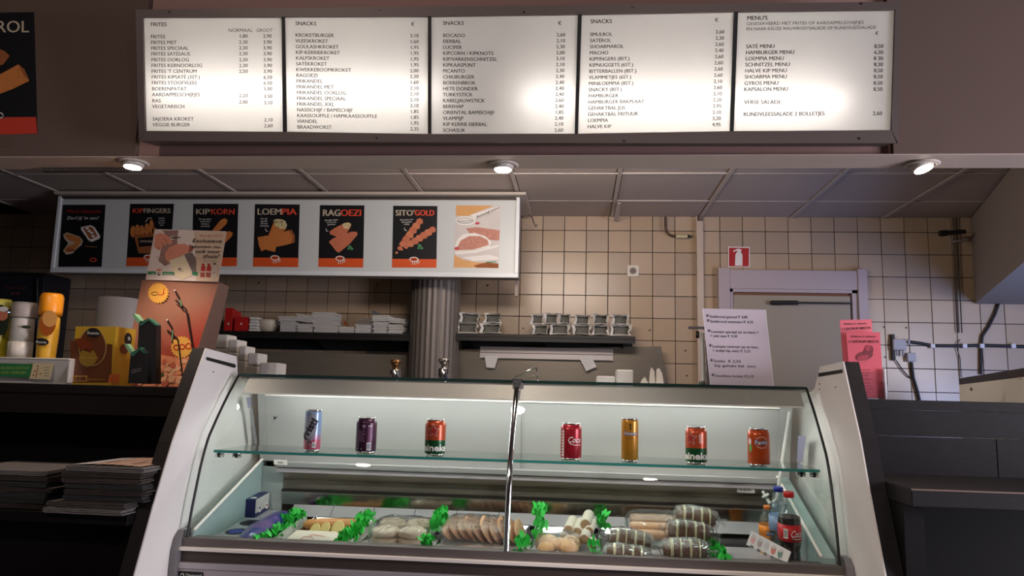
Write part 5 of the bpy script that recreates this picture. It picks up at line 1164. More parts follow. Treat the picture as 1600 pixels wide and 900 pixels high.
h.text("Bourgondisch", 312, 370, 4, M('script_red', (176, 84, 74), .6), 3, wid=36, slope=.0, shear=.3)
for s_, x, y, w_, hh in [("Exclusieve", 301, 379, 46, 7), ("sauzen nu", 299.5, 387.3, 45.5, 5.4), ("ook voor", 306, 395.5, 38.5, 7), ("thuis!", 318, 403.3, 25, 7.4)]: h.text(s_, x, y, hh*.86, IK, 8, wid=w_, shear=.22, bold=.03, lean=.1, slope=.02)
h.line([(318, 406), (340, 407)], .5, GR2, 4); h.line([(318, 409), (339, 409.5)], .4, GR2, 4)
for k, (x, c_) in enumerate([(318, M('print_bottle_red', (176, 44, 40), .6)), (327, M('print_bottle_red')), (336, M('print_bottle_pale', (206, 190, 180), .6))]):
    h.poly([(x-2.2, 412), (x+1.6, 412), (x+1.8, 415), (x+3.4, 418), (x+2, 433.5), (x-5, 433), (x-3.6, 418), (x-2.2, 415)], c_, 4)
    if k < 2: h.poly([(x-4, 424), (x+2.6, 424.5), (x+2.4, 426), (x-4.2, 425.6)], LTW, 5); h.poly([(x-4.4, 427), (x+2.2, 427.4), (x+1.8, 432), (x-4.8, 431.6)], SKD, 5)
    else: h.poly([(x-2.2, 411.4), (x+2, 411.4), (x+1.8, 413.6), (x-2.2, 413.4)], INK, 5); h.ell(x-1, 426, 1, 1.2, SKD, 5)
h.build('header_print', parent=hc)
d_ = Print(B0, dN, .0006)
ST = M('star_yellow', (236, 176, 78), .55)
d_.burst(247.5, 458, 17, ST, 1, 22); d_.burst(284, 542.5, 18, ST, 1, 22)
RS = M('scrawl_red', (190, 36, 34), .6)
def arc(cx_, cy_, rx, ry, a0, a1, wd, m, L):
    d_.line([(cx_+rx*math.cos(a0+(a1-a0)*k/10), cy_+ry*math.sin(a0+(a1-a0)*k/10)) for k in range(11)], wd, m, L)
arc(242, 459, 5, 2.6, .5, 5.4, 1, IK, 2); arc(252, 457, 5, 4, 0, 3.4, 1, RS, 2); d_.line([(257, 450), (255, 461)], 1, RS, 2)
arc(276, 543, 4, 4, 0, 6.3, 1.6, RS, 2); arc(285, 542, 4, 4, 0, 6.3, 1.8, RS, 2); arc(295, 541, 4.4, 4.4, 0, 6.3, 1.8, RS, 2)
STR = M('straw_dark', (30, 22, 22), .5); SG = M('straw_green', (110, 170, 120), .5)
for (a_, b_, c2, a2, e2) in [((274, 454), (281, 466), (285, 481), (275, 469), (302, 545)), ((262, 500), (270, 513), (270, 536), (262, 516), (287, 595))]:
    d_.line([a_, b_, c2], 2.4, STR, 3); d_.line([a2, ((a2[0]+17), a2[1]+15), e2], 2.6, STR, 4); d_.line([(b_[0]+1, b_[1]+3), (c2[0]-.5, c2[1]-3)], 1.6, SG, 5); d_.ell(a_[0], a_[1], 1.3, 1.3, WHT, 5, n=8)
CR = M('photo_shrimp', (214, 136, 98), .6, noise=.3, nscale=40); CR2 = M('photo_shrimp_light', (226, 170, 130), .6, noise=.2, nscale=40); LG = M('photo_leaf', (80, 96, 54), .6, noise=.4, nscale=50)
d_.poly([(196, 571), (205, 560), (222, 556), (245, 553), (262, 556), (285, 560), (298, 556), (291, 604), (190, 603)], CR, 1)
for k in range(80):
    x = random.uniform(198, 288); y = random.uniform(562, 600); d_.ell(x, y, random.uniform(4, 9), random.uniform(2.5, 5), random.choice([CR, CR2, CR2, M('photo_shrimp_red', (190, 96, 74), .6)]), 2+k % 4, n=10, rot=random.uniform(-1, 1))
for k in range(8): d_.ell(random.uniform(205, 260), random.uniform(585, 595), 5, 2, LG, 7, n=7, rot=random.uniform(-1, 1))
d_.build('board_print', parent=sd)
# dark chopping holder with green lips
dh = thing('dark_holder', 'dark two-step holder with green rims in front of the sauce display', 'holder', at(222, 599, 2.44)); dh.location.z = ZL
DK = M('holder_dark', (26, 24, 24), .5, noise=.3, nscale=30); GR = M('holder_green', (50, 110, 84), .5); GRL = M('holder_green_pale', (130, 176, 132), .5)
Yh = 2.43
def pr(pts, m, d=.05, Y=Yh): 
    q = [at(x, y, Y) for x, y in pts]
    for v_ in q: v_.z = max(v_.z, ZL)
    return MB().prism(q, (0, d, 0), m)
pr([(212, 599), (244, 600), (244, 507), (232, 497), (217, 505)], DK, .03, Yh+.024).build('rear_pocket', parent=dh)
pr([(200, 599), (230, 600), (226, 549), (219, 543), (204, 552)], DK, .022, Yh).build('front_pocket', parent=dh)
pr([(217, 507), (232, 497), (244, 507), (243, 509.5), (232, 500.5), (219, 509)], GR, .032, Yh+.023).build('rim', parent=dh)
pr([(203, 554), (219, 543), (226, 550), (225, 552.5), (218, 546), (207, 557)], GR, .024, Yh-.001).build('rim', parent=dh)
pr([(207, 491), (210, 490), (219, 501), (217, 505), (213, 504)], GRL, .03, Yh+.024).build('green_tip', parent=dh); pr([(194, 537), (198, 537), (207, 549), (205, 554), (200, 549)], GRL, .022, Yh).build('green_tip', parent=dh)
q = Print((0, Yh, 0), PN, .0006); 
for k in range(2): q.ell(209+k*8, 580-k*2, 4, 3, M('print_grey'), 1, rot=-.5); q.ell(209+k*8, 580-k*2, 2.6, 1.6, DK, 2, rot=-.5)
q.build('mark', parent=dh)

# ================================================================ CANS
def wrapmb(c, r, lift=.0004):
    def put(m, vs, fs, mat, cols=None):
        bm = bmesh.new(); vv = [bm.verts.new((v[0], v[1], 0)) for v in vs]
        for f in fs:
            try: bm.faces.new([vv[i] for i in f])
            except ValueError: pass
        bmesh.ops.triangulate(bm, faces=bm.faces[:])
        for _ in range(2):
            es = [e for e in bm.edges if abs(e.verts[0].co.x-e.verts[1].co.x) > .005]
            if es: bmesh.ops.subdivide_edges(bm, edges=es, cuts=1); bmesh.ops.triangulate(bm, faces=bm.faces[:])
        bm.verts.index_update()
        out = []
        for v in bm.verts:
            a = v.co.x/r; out.append(V((c.x+math.sin(a)*(r+lift), c.y-math.cos(a)*(r+lift), c.z+v.co.y)))
        m.add(out, [tuple(v.index for v in f.verts) for f in bm.faces], mat); bm.free()
    return put
SIL = M('can_silver', (206, 206, 206), .22, 1)
def can(px, H, r, cols, label, art, slim=False, lx=0):
    py = 700+(px-335)*.038; p = at(px, py, 2.47); c = V((p.x, 2.47, ZSH+.0004))
    t = thing('drink_can', label, 'can', c, 'drink cans on the glass shelf')
    neck = .006 if slim else .013; rt = r*(.93 if slim else .82)
    zs_ = [0.0, .0035, .0075, H*.02+.010]+[q for q, _ in cols[1:]]+[H-neck-.005, H-.005, H-.0025, H]
    MB().lathe([(r*.72, .004), (r*.76, 0), (r*.80, 0), (r*.97, .0075)], c, 40, SIL).build('base_rim', parent=t)
    zb = .0078; pts = []; mts = []
    lv = [zb]+[q for q, _ in cols[1:]]+[H-neck-.007]
    prof = []
    for i, z_ in enumerate(lv): prof.append((r, z_))
    prof += [(r*.985, H-neck-.003), (rt+.0012, H-.005)]
    prof[0] = (r*.97, zb); prof.insert(1, (r, zb+.002))
    def mf(i):
        zz = prof[i][1]; m = cols[0][1]
        for q, mm in cols:
            if zz >= q-1e-6: m = mm
        return m
    MB().lathe(prof, c, 48, None, mfun=mf).build('body', parent=t)
    lid = MB(); lid.lathe([(rt, H-.005), (rt+.0015, H-.003), (rt+.0015, H-.0005), (rt, H), (rt-.002, H-.003), (.001, H-.003)], c, 40, SIL); lid.build('lid', parent=t)
    m = MB(); put = wrapmb(c, r)
    def T(s_, x, z_, h_, mat, wid=None, L=1, bold=.02, shear=0, rot=0, base=None):
        vs, fs = textmesh(s_, bold, shear); k = h_/.729; x0 = min(v[0] for v in vs); x1 = max(v[0] for v in vs); kx = wid/(x1-x0) if wid else k
        o = [((v[0]-(x0+x1)/2)*kx, v[1]*k) for v in vs]; o = [(x+a*math.cos(rot)-b*math.sin(rot), z_+a*math.sin(rot)+b*math.cos(rot)) for a, b in o]
        o = [(max(-r*1.5, min(r*1.5, a)), b) for a, b in o]
        wrapmb(c, r, .0004*L)(m, o, fs, mat)
    def Pl(pts, mat, L=1): wrapmb(c, r, .0004*L)(m, pts, [tuple(range(len(pts)))], mat)
    def E(x, z_, a, b, mat, L=1, rot=0, n=20): Pl([(x+a*math.cos(q)*math.cos(rot)-b*math.sin(q)*math.sin(rot), z_+a*math.cos(q)*math.sin(rot)+b*math.sin(q)*math.cos(rot)) for q in [2*math.pi*k/n for k in range(n)]], mat, L)
    art(T, Pl, E); m.build('print', parent=t); return t
def star(x, z_, R): return [(x+(R if k % 2 == 0 else R*.42)*math.sin(math.pi*k/5), z_+(R if k % 2 == 0 else R*.42)*math.cos(math.pi*k/5)) for k in range(10)]
CO = M('can_orange', (176, 72, 38), .3, .35); CG = M('can_green', (14, 76, 38), .3, .35); CRD = M('can_red', (158, 26, 40), .3, .3); CRD2 = M('star_red', (150, 34, 26), .4); CY = M('can_yellow', (178, 124, 36), .3, .35); CF = M('can_orange_bright', (190, 78, 30), .3, .3); CP = M('can_purple', (64, 30, 54), .3, .3); CB = M('can_print_blue', (128, 152, 186), .3, .3); CPK = M('can_pink', (186, 96, 118), .3, .3); CGR = M('can_print_grey', (156, 158, 168), .35, .3)
W2 = M('can_print_white', (226, 222, 216), .4)
def artH(off):
    def f(T, Pl, E):
        Pl(star(off, .079, .0215), W2, 1); Pl(star(off, .079, .0195), CRD2, 2)
        T("Heineken", off*1.0+(.004 if off == 0 else .014), .0165, .0215, W2, wid=.128, bold=.03)
        if off: 
            for k in range(7): Pl([(off+.026, .066+k*.004), (off+.040, .066+k*.004), (off+.040, .0675+k*.004), (off+.026, .0675+k*.004)], W2, 1)
        else:
            for s_ in (-1, 1): Pl([(s_*.024-.002, .063), (s_*.024+.002, .063), (s_*.024+.002, .065), (s_*.024-.002, .065)], W2, 1)
    return f
def artF1(T, Pl, E):
    E(0, .078, .0205, .045, CGR, 1, rot=-.1); E(0, .078, .0175, .040, INK, 2, rot=-.1); E(0, .079, .0172, .0393, CGR, 3, rot=-.1)
    T("Fristi", .006, .068, .024, INK, wid=.072, L=4, bold=.04, rot=1.05, shear=.0)
    Pl([(.008, .014), (.020, .014), (.020, .032), (.008, .032)], W2, 3)
    for k in range(5): Pl([(.0095+k*.002, .017), (.0103+k*.002, .017), (.0103+k*.002, .029), (.0095+k*.002, .029)], M('barcode_blue', (60, 70, 120), .5), 4)
    for (x, z_) in [(-.006, .03), (-.001, .035), (.004, .031), (-.010, .026)]: E(x, z_, .0028, .002, INK, 3, n=8)
    for k in range(6): E(-.018+k*.004, .024+((k*37) % 5)*.002, .002, .001, W2, 3, n=8)
def artP(T, Pl, E):
    E(.0, .088, .006, .004, M('can_print_lilac', (150, 120, 150), .5), 1); T("CASSIS", 0, .080, .003, M('can_print_lilac'), wid=.010)
    Pl([(.012, .01), (.028, .01), (.028, .090), (.012, .090)], M('can_plum_light', (96, 56, 84), .4, .2), 1); T("330ml", .020, .086, .004, W2, wid=.013, L=2)
    Pl([(.011, .012), (.024, .012), (.024, .036), (.011, .036)], W2, 2)
    for k in range(6): Pl([(.0125+k*.0018, .016), (.0133+k*.0018, .016), (.0133+k*.0018, .033), (.0125+k*.0018, .033)], M('barcode_blue'), 3)
    for k in range(8): Pl([(-.018, .040+k*.0045), (.006-((k*13) % 5)*.002, .040+k*.0045), (.006-((k*13) % 5)*.002, .0412+k*.0045), (-.018, .0412+k*.0045)], M('can_print_lilac'), 1)
    for x in (-.022, -.006): E(x, .016, .0025, .0025, M('can_print_lilac'), 1, n=10)
def artC(T, Pl, E):
    T("Coca", .012, .056, .018, W2, wid=.042, shear=.35, bold=.01); Pl([(-.006, .052), (.012, .047), (.034, .048), (.034, .0498), (.012, .049), (-.004, .054)], W2, 1)
    Pl([(-.027, .012), (-.024, .012), (-.024, .095), (-.027, .095)], W2, 1)
    for k in range(9): Pl([(-.034, .014+k*.009), (-.028, .014+k*.009), (-.028, .019+k*.009), (-.034, .019+k*.009)], W2, 1)
def artY(T, Pl, E):
    NV = M('can_print_navy', (40, 50, 110), .5)
    T("Chocomel", .0, .083, .0125, NV, wid=.046, bold=.06, L=1); T("Chocomel", .0, .0842, .010, W2, wid=.042, bold=.0, L=2)
    Pl([(-.004, .118), (.004, .118), (.001, .106), (-.001, .106)], M('can_choc', (70, 40, 24), .5), 1); E(0, .103, .003, .004, M('can_choc'), 1)
    Pl([(-.010, .073), (.010, .073), (.010, .0742), (-.010, .0742)], M('can_choc'), 1)
def artO(T, Pl, E):
    NV = M('can_print_navy'); E(.002, .073, .0185, .0175, W2, 1); E(.002, .073, .017, .0162, CF, 2); T("Fanta", .002, .067, .0145, NV, wid=.040, bold=.10, L=3, rot=.08); T("Fanta", .002, .068, .0125, W2, wid=.037, bold=.01, L=4, rot=.08)
    E(-.034, .055, .006, .012, M('can_leaf', (100, 170, 90), .5), 1); E(-.036, .075, .006, .010, W2, 1)
can(487, .134, .0268, [(0, CPK), (.040, M('can_mix', (158, 124, 150), .3, .3)), (.055, CB)], 'slim tall pink and light blue yoghurt drink can with slanted black lettering', artF1, True)
can(571, .115, .033, [(0, CP)], 'dark purple drink can with a small white barcode', artP)
can(679, .115, .033, [(0, CG), (.050, CO)], 'orange and green beer can left of the chrome mullion, red star facing front', artH(0))
can(892, .115, .033, [(0, CRD)], 'red cola can just right of the chrome mullion', artC)
can(984, .134, .0265, [(0, CY)], 'slim tall ochre yellow chocolate milk can', artY, True)
can(1088, .115, .033, [(0, CG), (.050, CO)], 'orange and green beer can second from right, its star turned to the left edge', artH(-.022))
can(1186, .115, .033, [(0, CF)], 'bright orange soft drink can, rightmost on the shelf', artO)

BEFORE = set(bpy.data.objects)
# ================================================================ BOTTLES IN THE CASE
Z0 = ZD+.0006
def pet(px, Y, H, r, label, cap, liquid, lev, lab_m, art, hint):
    p = atz(px, 870, ZD); x = at(px, 845, Y).x; c = V((x, Y, Z0))
    t = thing('drink_bottle', label, 'bottle', c, 'plastic drink bottles in the case')
    pf = [(.6, 0), (.92, .01), (1, .035), (1, .05), (.93, .075), (.90, .27), (.88, .31), (.97, .36), (1.0, .42), (1.0, .62), (.97, .68), (.80, .78), (.55, .86), (.42, .90), (.42, .935)]
    MB().lathe([(r*a, H*b) for a, b in pf], c, 32, glassmat('pet_plastic', (.93, .95, .95), 1.5, .03, .03)).build('bottle_body', parent=t)
    lq = [(a*.955, b) for a, b in pf if b <= lev]; lq = [(lq[0][0], .006)]+lq[1:]+[(lq[-1][0]*.985, lev)]
    MB().lathe([(r*a, H*b) for a, b in lq], c, 32, liquid).build('liquid', parent=t)
    MB().lathe([(r*.40, H*.936), (r*.47, H*.938), (r*.47, H*.992), (r*.42, H)], c, 24, cap).build('cap', parent=t)
    MB().lathe([(r*1.012, H*.42), (r*1.012, H*.62)], c, 40, lab_m).build('label_sleeve', parent=t)
    m = MB()
    def T(s_, x_, z_, h_, mat, wid, L=1, bold=.01, shear=0, rot=0):
        vs, fs = textmesh(s_, bold, shear); k = h_/.729; x0 = min(v[0] for v in vs); x1 = max(v[0] for v in vs); kx = wid/(x1-x0)
        o = [((v[0]-(x0+x1)/2)*kx, v[1]*k) for v in vs]; o = [(x_+a*math.cos(rot)-b*math.sin(rot), z_+a*math.sin(rot)+b*math.cos(rot)) for a, b in o]
        wrapmb(c, r*1.013, .0004*L)(m, o, fs, mat)
    def Pl(pts, mat, L=1): wrapmb(c, r*1.013, .0004*L)(m, pts, [tuple(range(len(pts)))], mat)
    art(T, Pl, H); m.build('label_print', parent=t)
COLA = M('cola_liquid', (24, 8, 6), .12); WTR = glassmat('water', (.86, .92, 1.0), 1.0, .02); 
def bC(T, Pl, H):
    T("Coca", .014, H*.48, .020, W2, .036, shear=.35); Pl([(-.004, H*.462), (.012, H*.45), (.033, H*.452), (.033, H*.460), (.012, H*.458)], W2)
    Pl([(-.026, H*.46), (-.013, H*.46), (-.013, H*.575), (-.026, H*.575)], W2)
    for k in range(6): Pl([(-.0245+k*.0018, H*.475), (-.0237+k*.0018, H*.475), (-.0237+k*.0018, H*.56), (-.0245+k*.0018, H*.56)], M('print_grey'), 2)
    T("2x", .004, H*.427, .008, INK, .010)
pet(1234, 2.43, .238, .0335, 'cola bottle with red cap and red label, nearest bottle in the case', M('cap_red', (206, 24, 30), .35), COLA, .70, M('label_red', (196, 20, 32), .4), bC, 0)
def bW(T, Pl, H):
    for k in range(7): Pl([(-.012, H*(.42+k*.028)), (-.004, H*(.42+k*.028)), (-.004, H*(.435+k*.028)), (-.012, H*(.435+k*.028))], W2)
pet(1218, 2.56, .225, .031, 'water bottle with blue cap behind the cola bottle', M('cap_blue', (24, 34, 150), .35), WTR, .78, M('label_lightblue', (126, 150, 186), .3), bW, 0)
def bO(T, Pl, H):
    Pl([(-.010, H*.43), (.016, H*.43), (.016, H*.52), (-.010, H*.52)], M('can_print_navy')); T("Fanta", .003, H*.45, .010, W2, .022, L=2); Pl([(-.006, H*.421), (.002, H*.421), (.0, H*.435)], GRN, 3)
pet(1200, 2.62, .152, .027, 'orange soda bottle, partly hidden behind the price card, leftmost of the three bottles', M('cap_orange', (226, 120, 30), .4), M('orange_liquid', (226, 140, 30), .15), .62, M('label_orange', (230, 132, 30), .35), bO, 0)
# price card
pc = thing('price_card', 'angled acrylic price card with small oval pictures beside the bottles', 'price card', at(1200, 872, 2.42)); pc.location.z = ZD-.03
q = [at(1174, 829, 2.49), at(1236, 862, 2.385), at(1230, 879, 2.375), at(1166, 851, 2.475)]
nn = (q[1]-q[0]).cross(q[3]-q[0]).normalized(); nn = -nn if nn.y > 0 else nn
MB().prism(q, -nn*.003, M('card_white', (214, 206, 206), .3)).build('card', parent=pc)
cp = Print(q[0], nn, .0006)
for k, (m_a) in enumerate([M('cone_pink', (206, 150, 150), .6), M('cone_grey', (160, 140, 140), .6), M('cone_pale', (190, 180, 184), .6), M('cone_red', (196, 110, 96), .6), M('cone_green', (90, 120, 110), .6)]):
    x = 1177+k*10.5; y = 842.5+k*5.6; cp.ell(x, y, 3.8, 7.5, m_a, 1, rot=.2); cp.ell(x+1, y-4, 2.8, 3, M('cone_pale', (190, 180, 184), .6), 2); cp.poly([(x-4, y+8.5), (x+1, y+11), (x-.5, y+15.5), (x-5.2, y+13)], M('print_grey'), 1)
cp.build('card_print', parent=pc)

# ================================================================ SNACKS IN THE WELL
def fz_(px, py): return at(px, py, 2.38)
def sh(y): return -.030+.10*(y-2.60)
def atd(px, py, Y):
    p = at(px, py, Y); p.z -= sh(Y); return p
GA = M('garnish_green', (38, 190, 62), .45, noise=.25, nscale=60); PKT = M('picket_white', (216, 216, 206), .4)
def garnish(pf, y0_, y1_, label, h0=.035, h1=.05, picket=True):
    X = pf if isinstance(pf, float) else fz_(*pf).x; c = V((X, (y0_+y1_)/2, ZD))
    t = thing('garnish_divider', label, 'garnish', c, 'green garnish dividers between the trays')
    if picket:
        m = MB(); m.box(X-.003, X+.003, y0_, y1_, Z0, Z0+.006, PKT); n_ = int((y1_-y0_)/.0105)
        for i in range(n_): m.box(X-.0025, X+.0025, y0_+.003+i*.0105, y0_+.009+i*.0105, Z0+.006, Z0+h0, PKT)
        m.box(X-.0018, X+.0018, y0_, y1_, Z0+.008, Z0+h0-.004, PKT)
        m.build('picket_strip', parent=t)
    g_ = MB(); n_ = int((y1_-y0_)/.0048)
    for i in range(n_):
        y = random.uniform(y0_, y1_); c_ = V((X+random.uniform(-.032, -.004), y, Z0+random.uniform(.012, h0+h1))) if picket else V((X+random.uniform(-.014, .006), y, Z0+h0+random.uniform(0, h1)))
        R_ = Matrix.Rotation(random.uniform(0, 6.3), 3, 'Z')@Matrix.Rotation(random.uniform(.2, 1.4), 3, 'X'); s_ = random.uniform(.012, .021)
        pts = [V((-s_, 0, 0)), V((-s_*.4, s_*.3, s_*.5)), V((0, 0, 0)), V((s_*.5, s_*.4, s_*.4)), V((s_, 0, 0))]; pts2 = [p+V((random.uniform(-.3, .3)*s_, s_*.3, s_*random.uniform(.8, 1.3))) for p in pts]
        g_.add([c_+R_@p for p in pts+pts2], [(j, j+1, j+6, j+5) for j in range(4)], GA)
    fo = g_.build('leaf_frill', parent=t); stuff(fo); return t
garnish(-.968, 2.37, 2.76, 'green garnish strip on white pickets between the blue packet and the sliced roll', .030, .012)
garnish(at(553, 850, 2.5).x, 2.38, 2.76, 'green garnish strip on white pickets left of the wrapped patties', .032, .012)
garnish((664, 858), 2.38, 2.44, 'short green garnish tuft in front, right of the patties', .02, .05, False)
garnish((664, 853), 2.58, 2.72, 'green garnish tuft behind, between patties and schnitzels', .03, .05, False)
garnish((817, 858), 2.37, 2.42, 'short green garnish tuft in front, just right of the mullion', .02, .06, False)
garnish((838, 853), 2.56, 2.70, 'upright green garnish tuft left of the coated rolls', .02, .085, False)
garnish((933, 862), 2.37, 2.42, 'short green garnish tuft in front of the striped meat rolls', .02, .06, False)
garnish((950, 852), 2.70, 2.78, 'green garnish tuft behind the striped meat rolls', .03, .05, False)
garnish((1130, 868), 2.37, 2.56, 'green garnish strip at the right end beside the striped rolls', .015, .03, False)
# trays
TRM = M('tray_silver', (176, 176, 176), .16, 1)
def tray(x0, x1, ya, yb, label, h=.016):
    c = V(((x0+x1)/2, (ya+yb)/2, ZD)); t = thing('serving_tray', label, 'tray', c, 'silver trays in the well')
    m = MB(); o = [V((x0, ya, Z0+h)), V((x1, ya, Z0+h)), V((x1, yb, Z0+h)), V((x0, yb, Z0+h))]; e = .016
    i_ = [V((x0+e, ya+e, Z0)), V((x1-e, ya+e, Z0)), V((x1-e, yb-e, Z0)), V((x0+e, yb-e, Z0))]; l_ = [V((x0-.006, ya-.006, Z0+h+.001)), V((x1+.006, ya-.006, Z0+h+.001)), V((x1+.006, yb+.006, Z0+h+.001)), V((x0-.006, yb+.006, Z0+h+.001))]
    m.add(l_+o+i_, [(k, (k+1) % 4, 4+(k+1) % 4, 4+k) for k in range(4)]+[(4+k, 4+(k+1) % 4, 8+(k+1) % 4, 8+k) for k in range(4)]+[(8, 9, 10, 11)], TRM)
    for v_ in l_: pass
    m.tube(l_+[l_[0]], .002, 6, TRM); m.build('tray_shell', parent=t)
ga = [-.968, at(553, 850, 2.5).x]+[fz_(x, y).x for x, y in [(662, 855), (817, 858), (933, 862), (1130, 868)]]
tray(ga[0]+.03, ga[1]-.02, 2.40, 2.78, 'silver tray under the sliced roll')
tray(ga[1]+.025, ga[2]-.02, 2.38, 2.76, 'silver tray with a bright rim under the wrapped patties')
tray(ga[2]+.02, ga[3]-.01, 2.40, 2.78, 'silver tray under the fanned schnitzels')
tray(ga[3]+.02, ga[4]-.015, 2.40, 2.78, 'silver tray under the coated rolls')
tray(ga[4]+.02, ga[5]-.02, 2.42, 2.80, 'silver tray under the striped meat rolls')
ZT = Z0+.0035
# cup holder
ch = thing('cup_holder', 'grey cup holder plate with three round holes at the left end of the well', 'holder', V((-1.08, 2.55, ZD)))
CH = M('holder_grey', (150, 154, 156), .3)
hx = [0, 0, 0]
xl_, xr_ = -1.186, -1.086

MB().box(xl_, xr_, 2.375, 2.858, Z0, .9120, CH, .003).build('plate', parent=ch)
for k, (p, yy) in enumerate(zip(hx, (2.675, 2.565, 2.455))):
    cx_ = (xl_+xr_)/2; MB().lathe([(.037, .9121), (.037, .9127), (.034, .9129)], (cx_, yy, 0), 28, M('hole_dark', (12, 12, 22), .4)).build('cup_hole', parent=ch)
    if k == 1: MB().lathe([(.024, .9130), (.022, .9133)], (cx_-.004, yy, 0), 20, M('cup_blue', (24, 30, 150), .3)).build('blue_cup', parent=ch)
bx = thing('blue_carton', 'dark blue carton with grey-white side standing at the left rear of the well', 'carton', atd(385, 812, 2.66)); bx.location.z = .9122
A = atd(374, 811, 2.74); B = atd(398, 811, 2.74); zt = atd(386, 780, 2.74).z; Cx = atd(423, 776, 2.80)
yb_ = 2.857; x2 = B.x
MB().box(A.x, x2-.0008, 2.74, yb_, .9122, zt, M('carton_navy', (20, 22, 86), .35)).build('box', parent=bx)
MB().box(x2-.0007, x2+.0006, 2.741, yb_, .927, zt-.001, M('carton_side_grey', (186, 186, 180), .35)).build('side_panel', parent=bx)
q = Print((x2+.0006, 0, 0), (1, 0, 0), .0006); RAWS = []; q.ell(405.5, 795, 2.2, 5.5, WHT, 1); q.ell(416.5, 790, 2.2, 5.2, WHT, 1); q.ell(405.5, 793.5, 1.2, 2.5, M('carton_navy'), 2); q.ell(416.5, 789, 1.2, 2, CRD2, 2); RAWS.append(q.build('round_marks', parent=bx))
q = Print((0, 2.80, zt+sh(2.80)), (0, -.10, 1), .0006); q.poly([(393, 777), (401, 777), (401, 779), (391, 779)], WHT, 1); RAWS.append(q.build('top_mark', parent=bx))
# blue purple packet
bp = MB(); BP = bpy.data.materials.new('blue_purple_foil'); BP.use_nodes = True; nb = BP.node_tree; bs = nb.nodes['Principled BSDF']; bs.inputs['Roughness'].default_value = .22
tc = nb.nodes.new('ShaderNodeTexCoord'); n_ = nb.nodes.new('ShaderNodeTexNoise'); n_.inputs['Scale'].default_value = 9; n_.inputs['Detail'].default_value = 2; n_.inputs['Distortion'].default_value = 1
rp = nb.nodes.new('ShaderNodeValToRGB'); rp.color_ramp.elements[0].position = .42; rp.color_ramp.elements[0].color = (.008, .02, .16, 1); rp.color_ramp.elements[1].position = .62; rp.color_ramp.elements[1].color = (.11, .06, .20, 1)
nb.links.new(tc.outputs['Object'], n_.inputs['Vector']); nb.links.new(n_.outputs['Fac'], rp.inputs[0]); nb.links.new(rp.outputs[0], bs.inputs['Base Color'])
Xb = -1.034; bp.blob((Xb, 2.55, Z0+.034), (.046, .185, .034), BP, 20, 12, rot=Matrix.Rotation(-.28, 3, 'Y'), power=.9)
for v in bp.v: v.z = max(v.z, Z0)
tag(bp.build('foil_packet'), 'long glossy dark blue and purple packet beside the leftmost garnish strip', 'packet')
# sliced roll
ML = M('meat_roll_brown', (196, 136, 80), .5, noise=.15, nscale=30); SLC = M('slice_yellow', (228, 206, 138), .5, noise=.06, nscale=40)
x0, x1 = atd(474, 822, 2.66).x, atd(556, 822, 2.66).x
m_ = MB(); m_.tube([(x0, 2.665, ZT+.018), (x0+.015, 2.66, ZT+.0195), (x0+.07, 2.66, ZT+.022), (x1, 2.665, ZT+.022)], [.006, .017, .021, .021], 16, ML)
tag(m_.build('meat_roll'), 'golden brown meat roll lying behind the yellow slices', 'meat roll')
for k, (px, py, rx, ry, l) in enumerate([(492, 829, .024, .013, 'leftmost round yellow slice in front of the meat roll'), (508, 826, .022, .020, 'middle round yellow slice in front of the meat roll'), (527, 828, .031, .020, 'rightmost and largest yellow slice in front of the meat roll')]):
    p = atd(px, py, 2.60-.012*k); m_ = MB(); ax = V((-.5, -.75, .45)).normalized(); 
    m_.lathe([(rx*.96, -.002), (rx, 0), (rx*.96, .002)], (p.x, p.y, max(p.z, ZT+ry*.9)), 26, SLC, axis=ax); tag(m_.build('cheese_slice'), l, 'slice', 'yellow slices by the meat roll')
m_ = MB(); xa_, xb_ = ga[0]+.035, ga[1]-.025; WPM = M('waxed_paper', (214, 202, 190), .55, noise=.04, nscale=30)
m_.prism([(xa_, 2.415, ZT+.017), (xb_, 2.415, ZT+.017), (xb_, 2.575, ZT+.022), (xa_, 2.575, ZT+.022)], (0, 0, .0015), WPM)
m_.prism([(xa_+.004, 2.42, ZT), (xb_-.004, 2.42, ZT), (xb_-.004, 2.57, ZT), (xa_+.004, 2.57, ZT)], (0, 0, .0165), WPM)
w_ = m_.build('wrapping_paper'); tag(w_, 'folded cream paper with red printed outline in front of the yellow slices', 'paper')
q = Print((0, 2.495, ZT+.0205+sh(2.495)), V((0, -.1305, 1)), .0008); RI = M('red_ink', (190, 60, 56), .6)
for pts in ([(466, 853), (470, 843), (474, 840), (487, 840), (489, 843), (484, 853)], [(483, 839), (488, 836), (500, 838), (508, 840)]): q.line(pts, .7, RI, 3)
for k in range(4): q.line([(471, 844+k*2.2), (485, 844+k*2.2)], .35, RI, 3)
rpq = q.build('red_print'); rpq.parent = w_
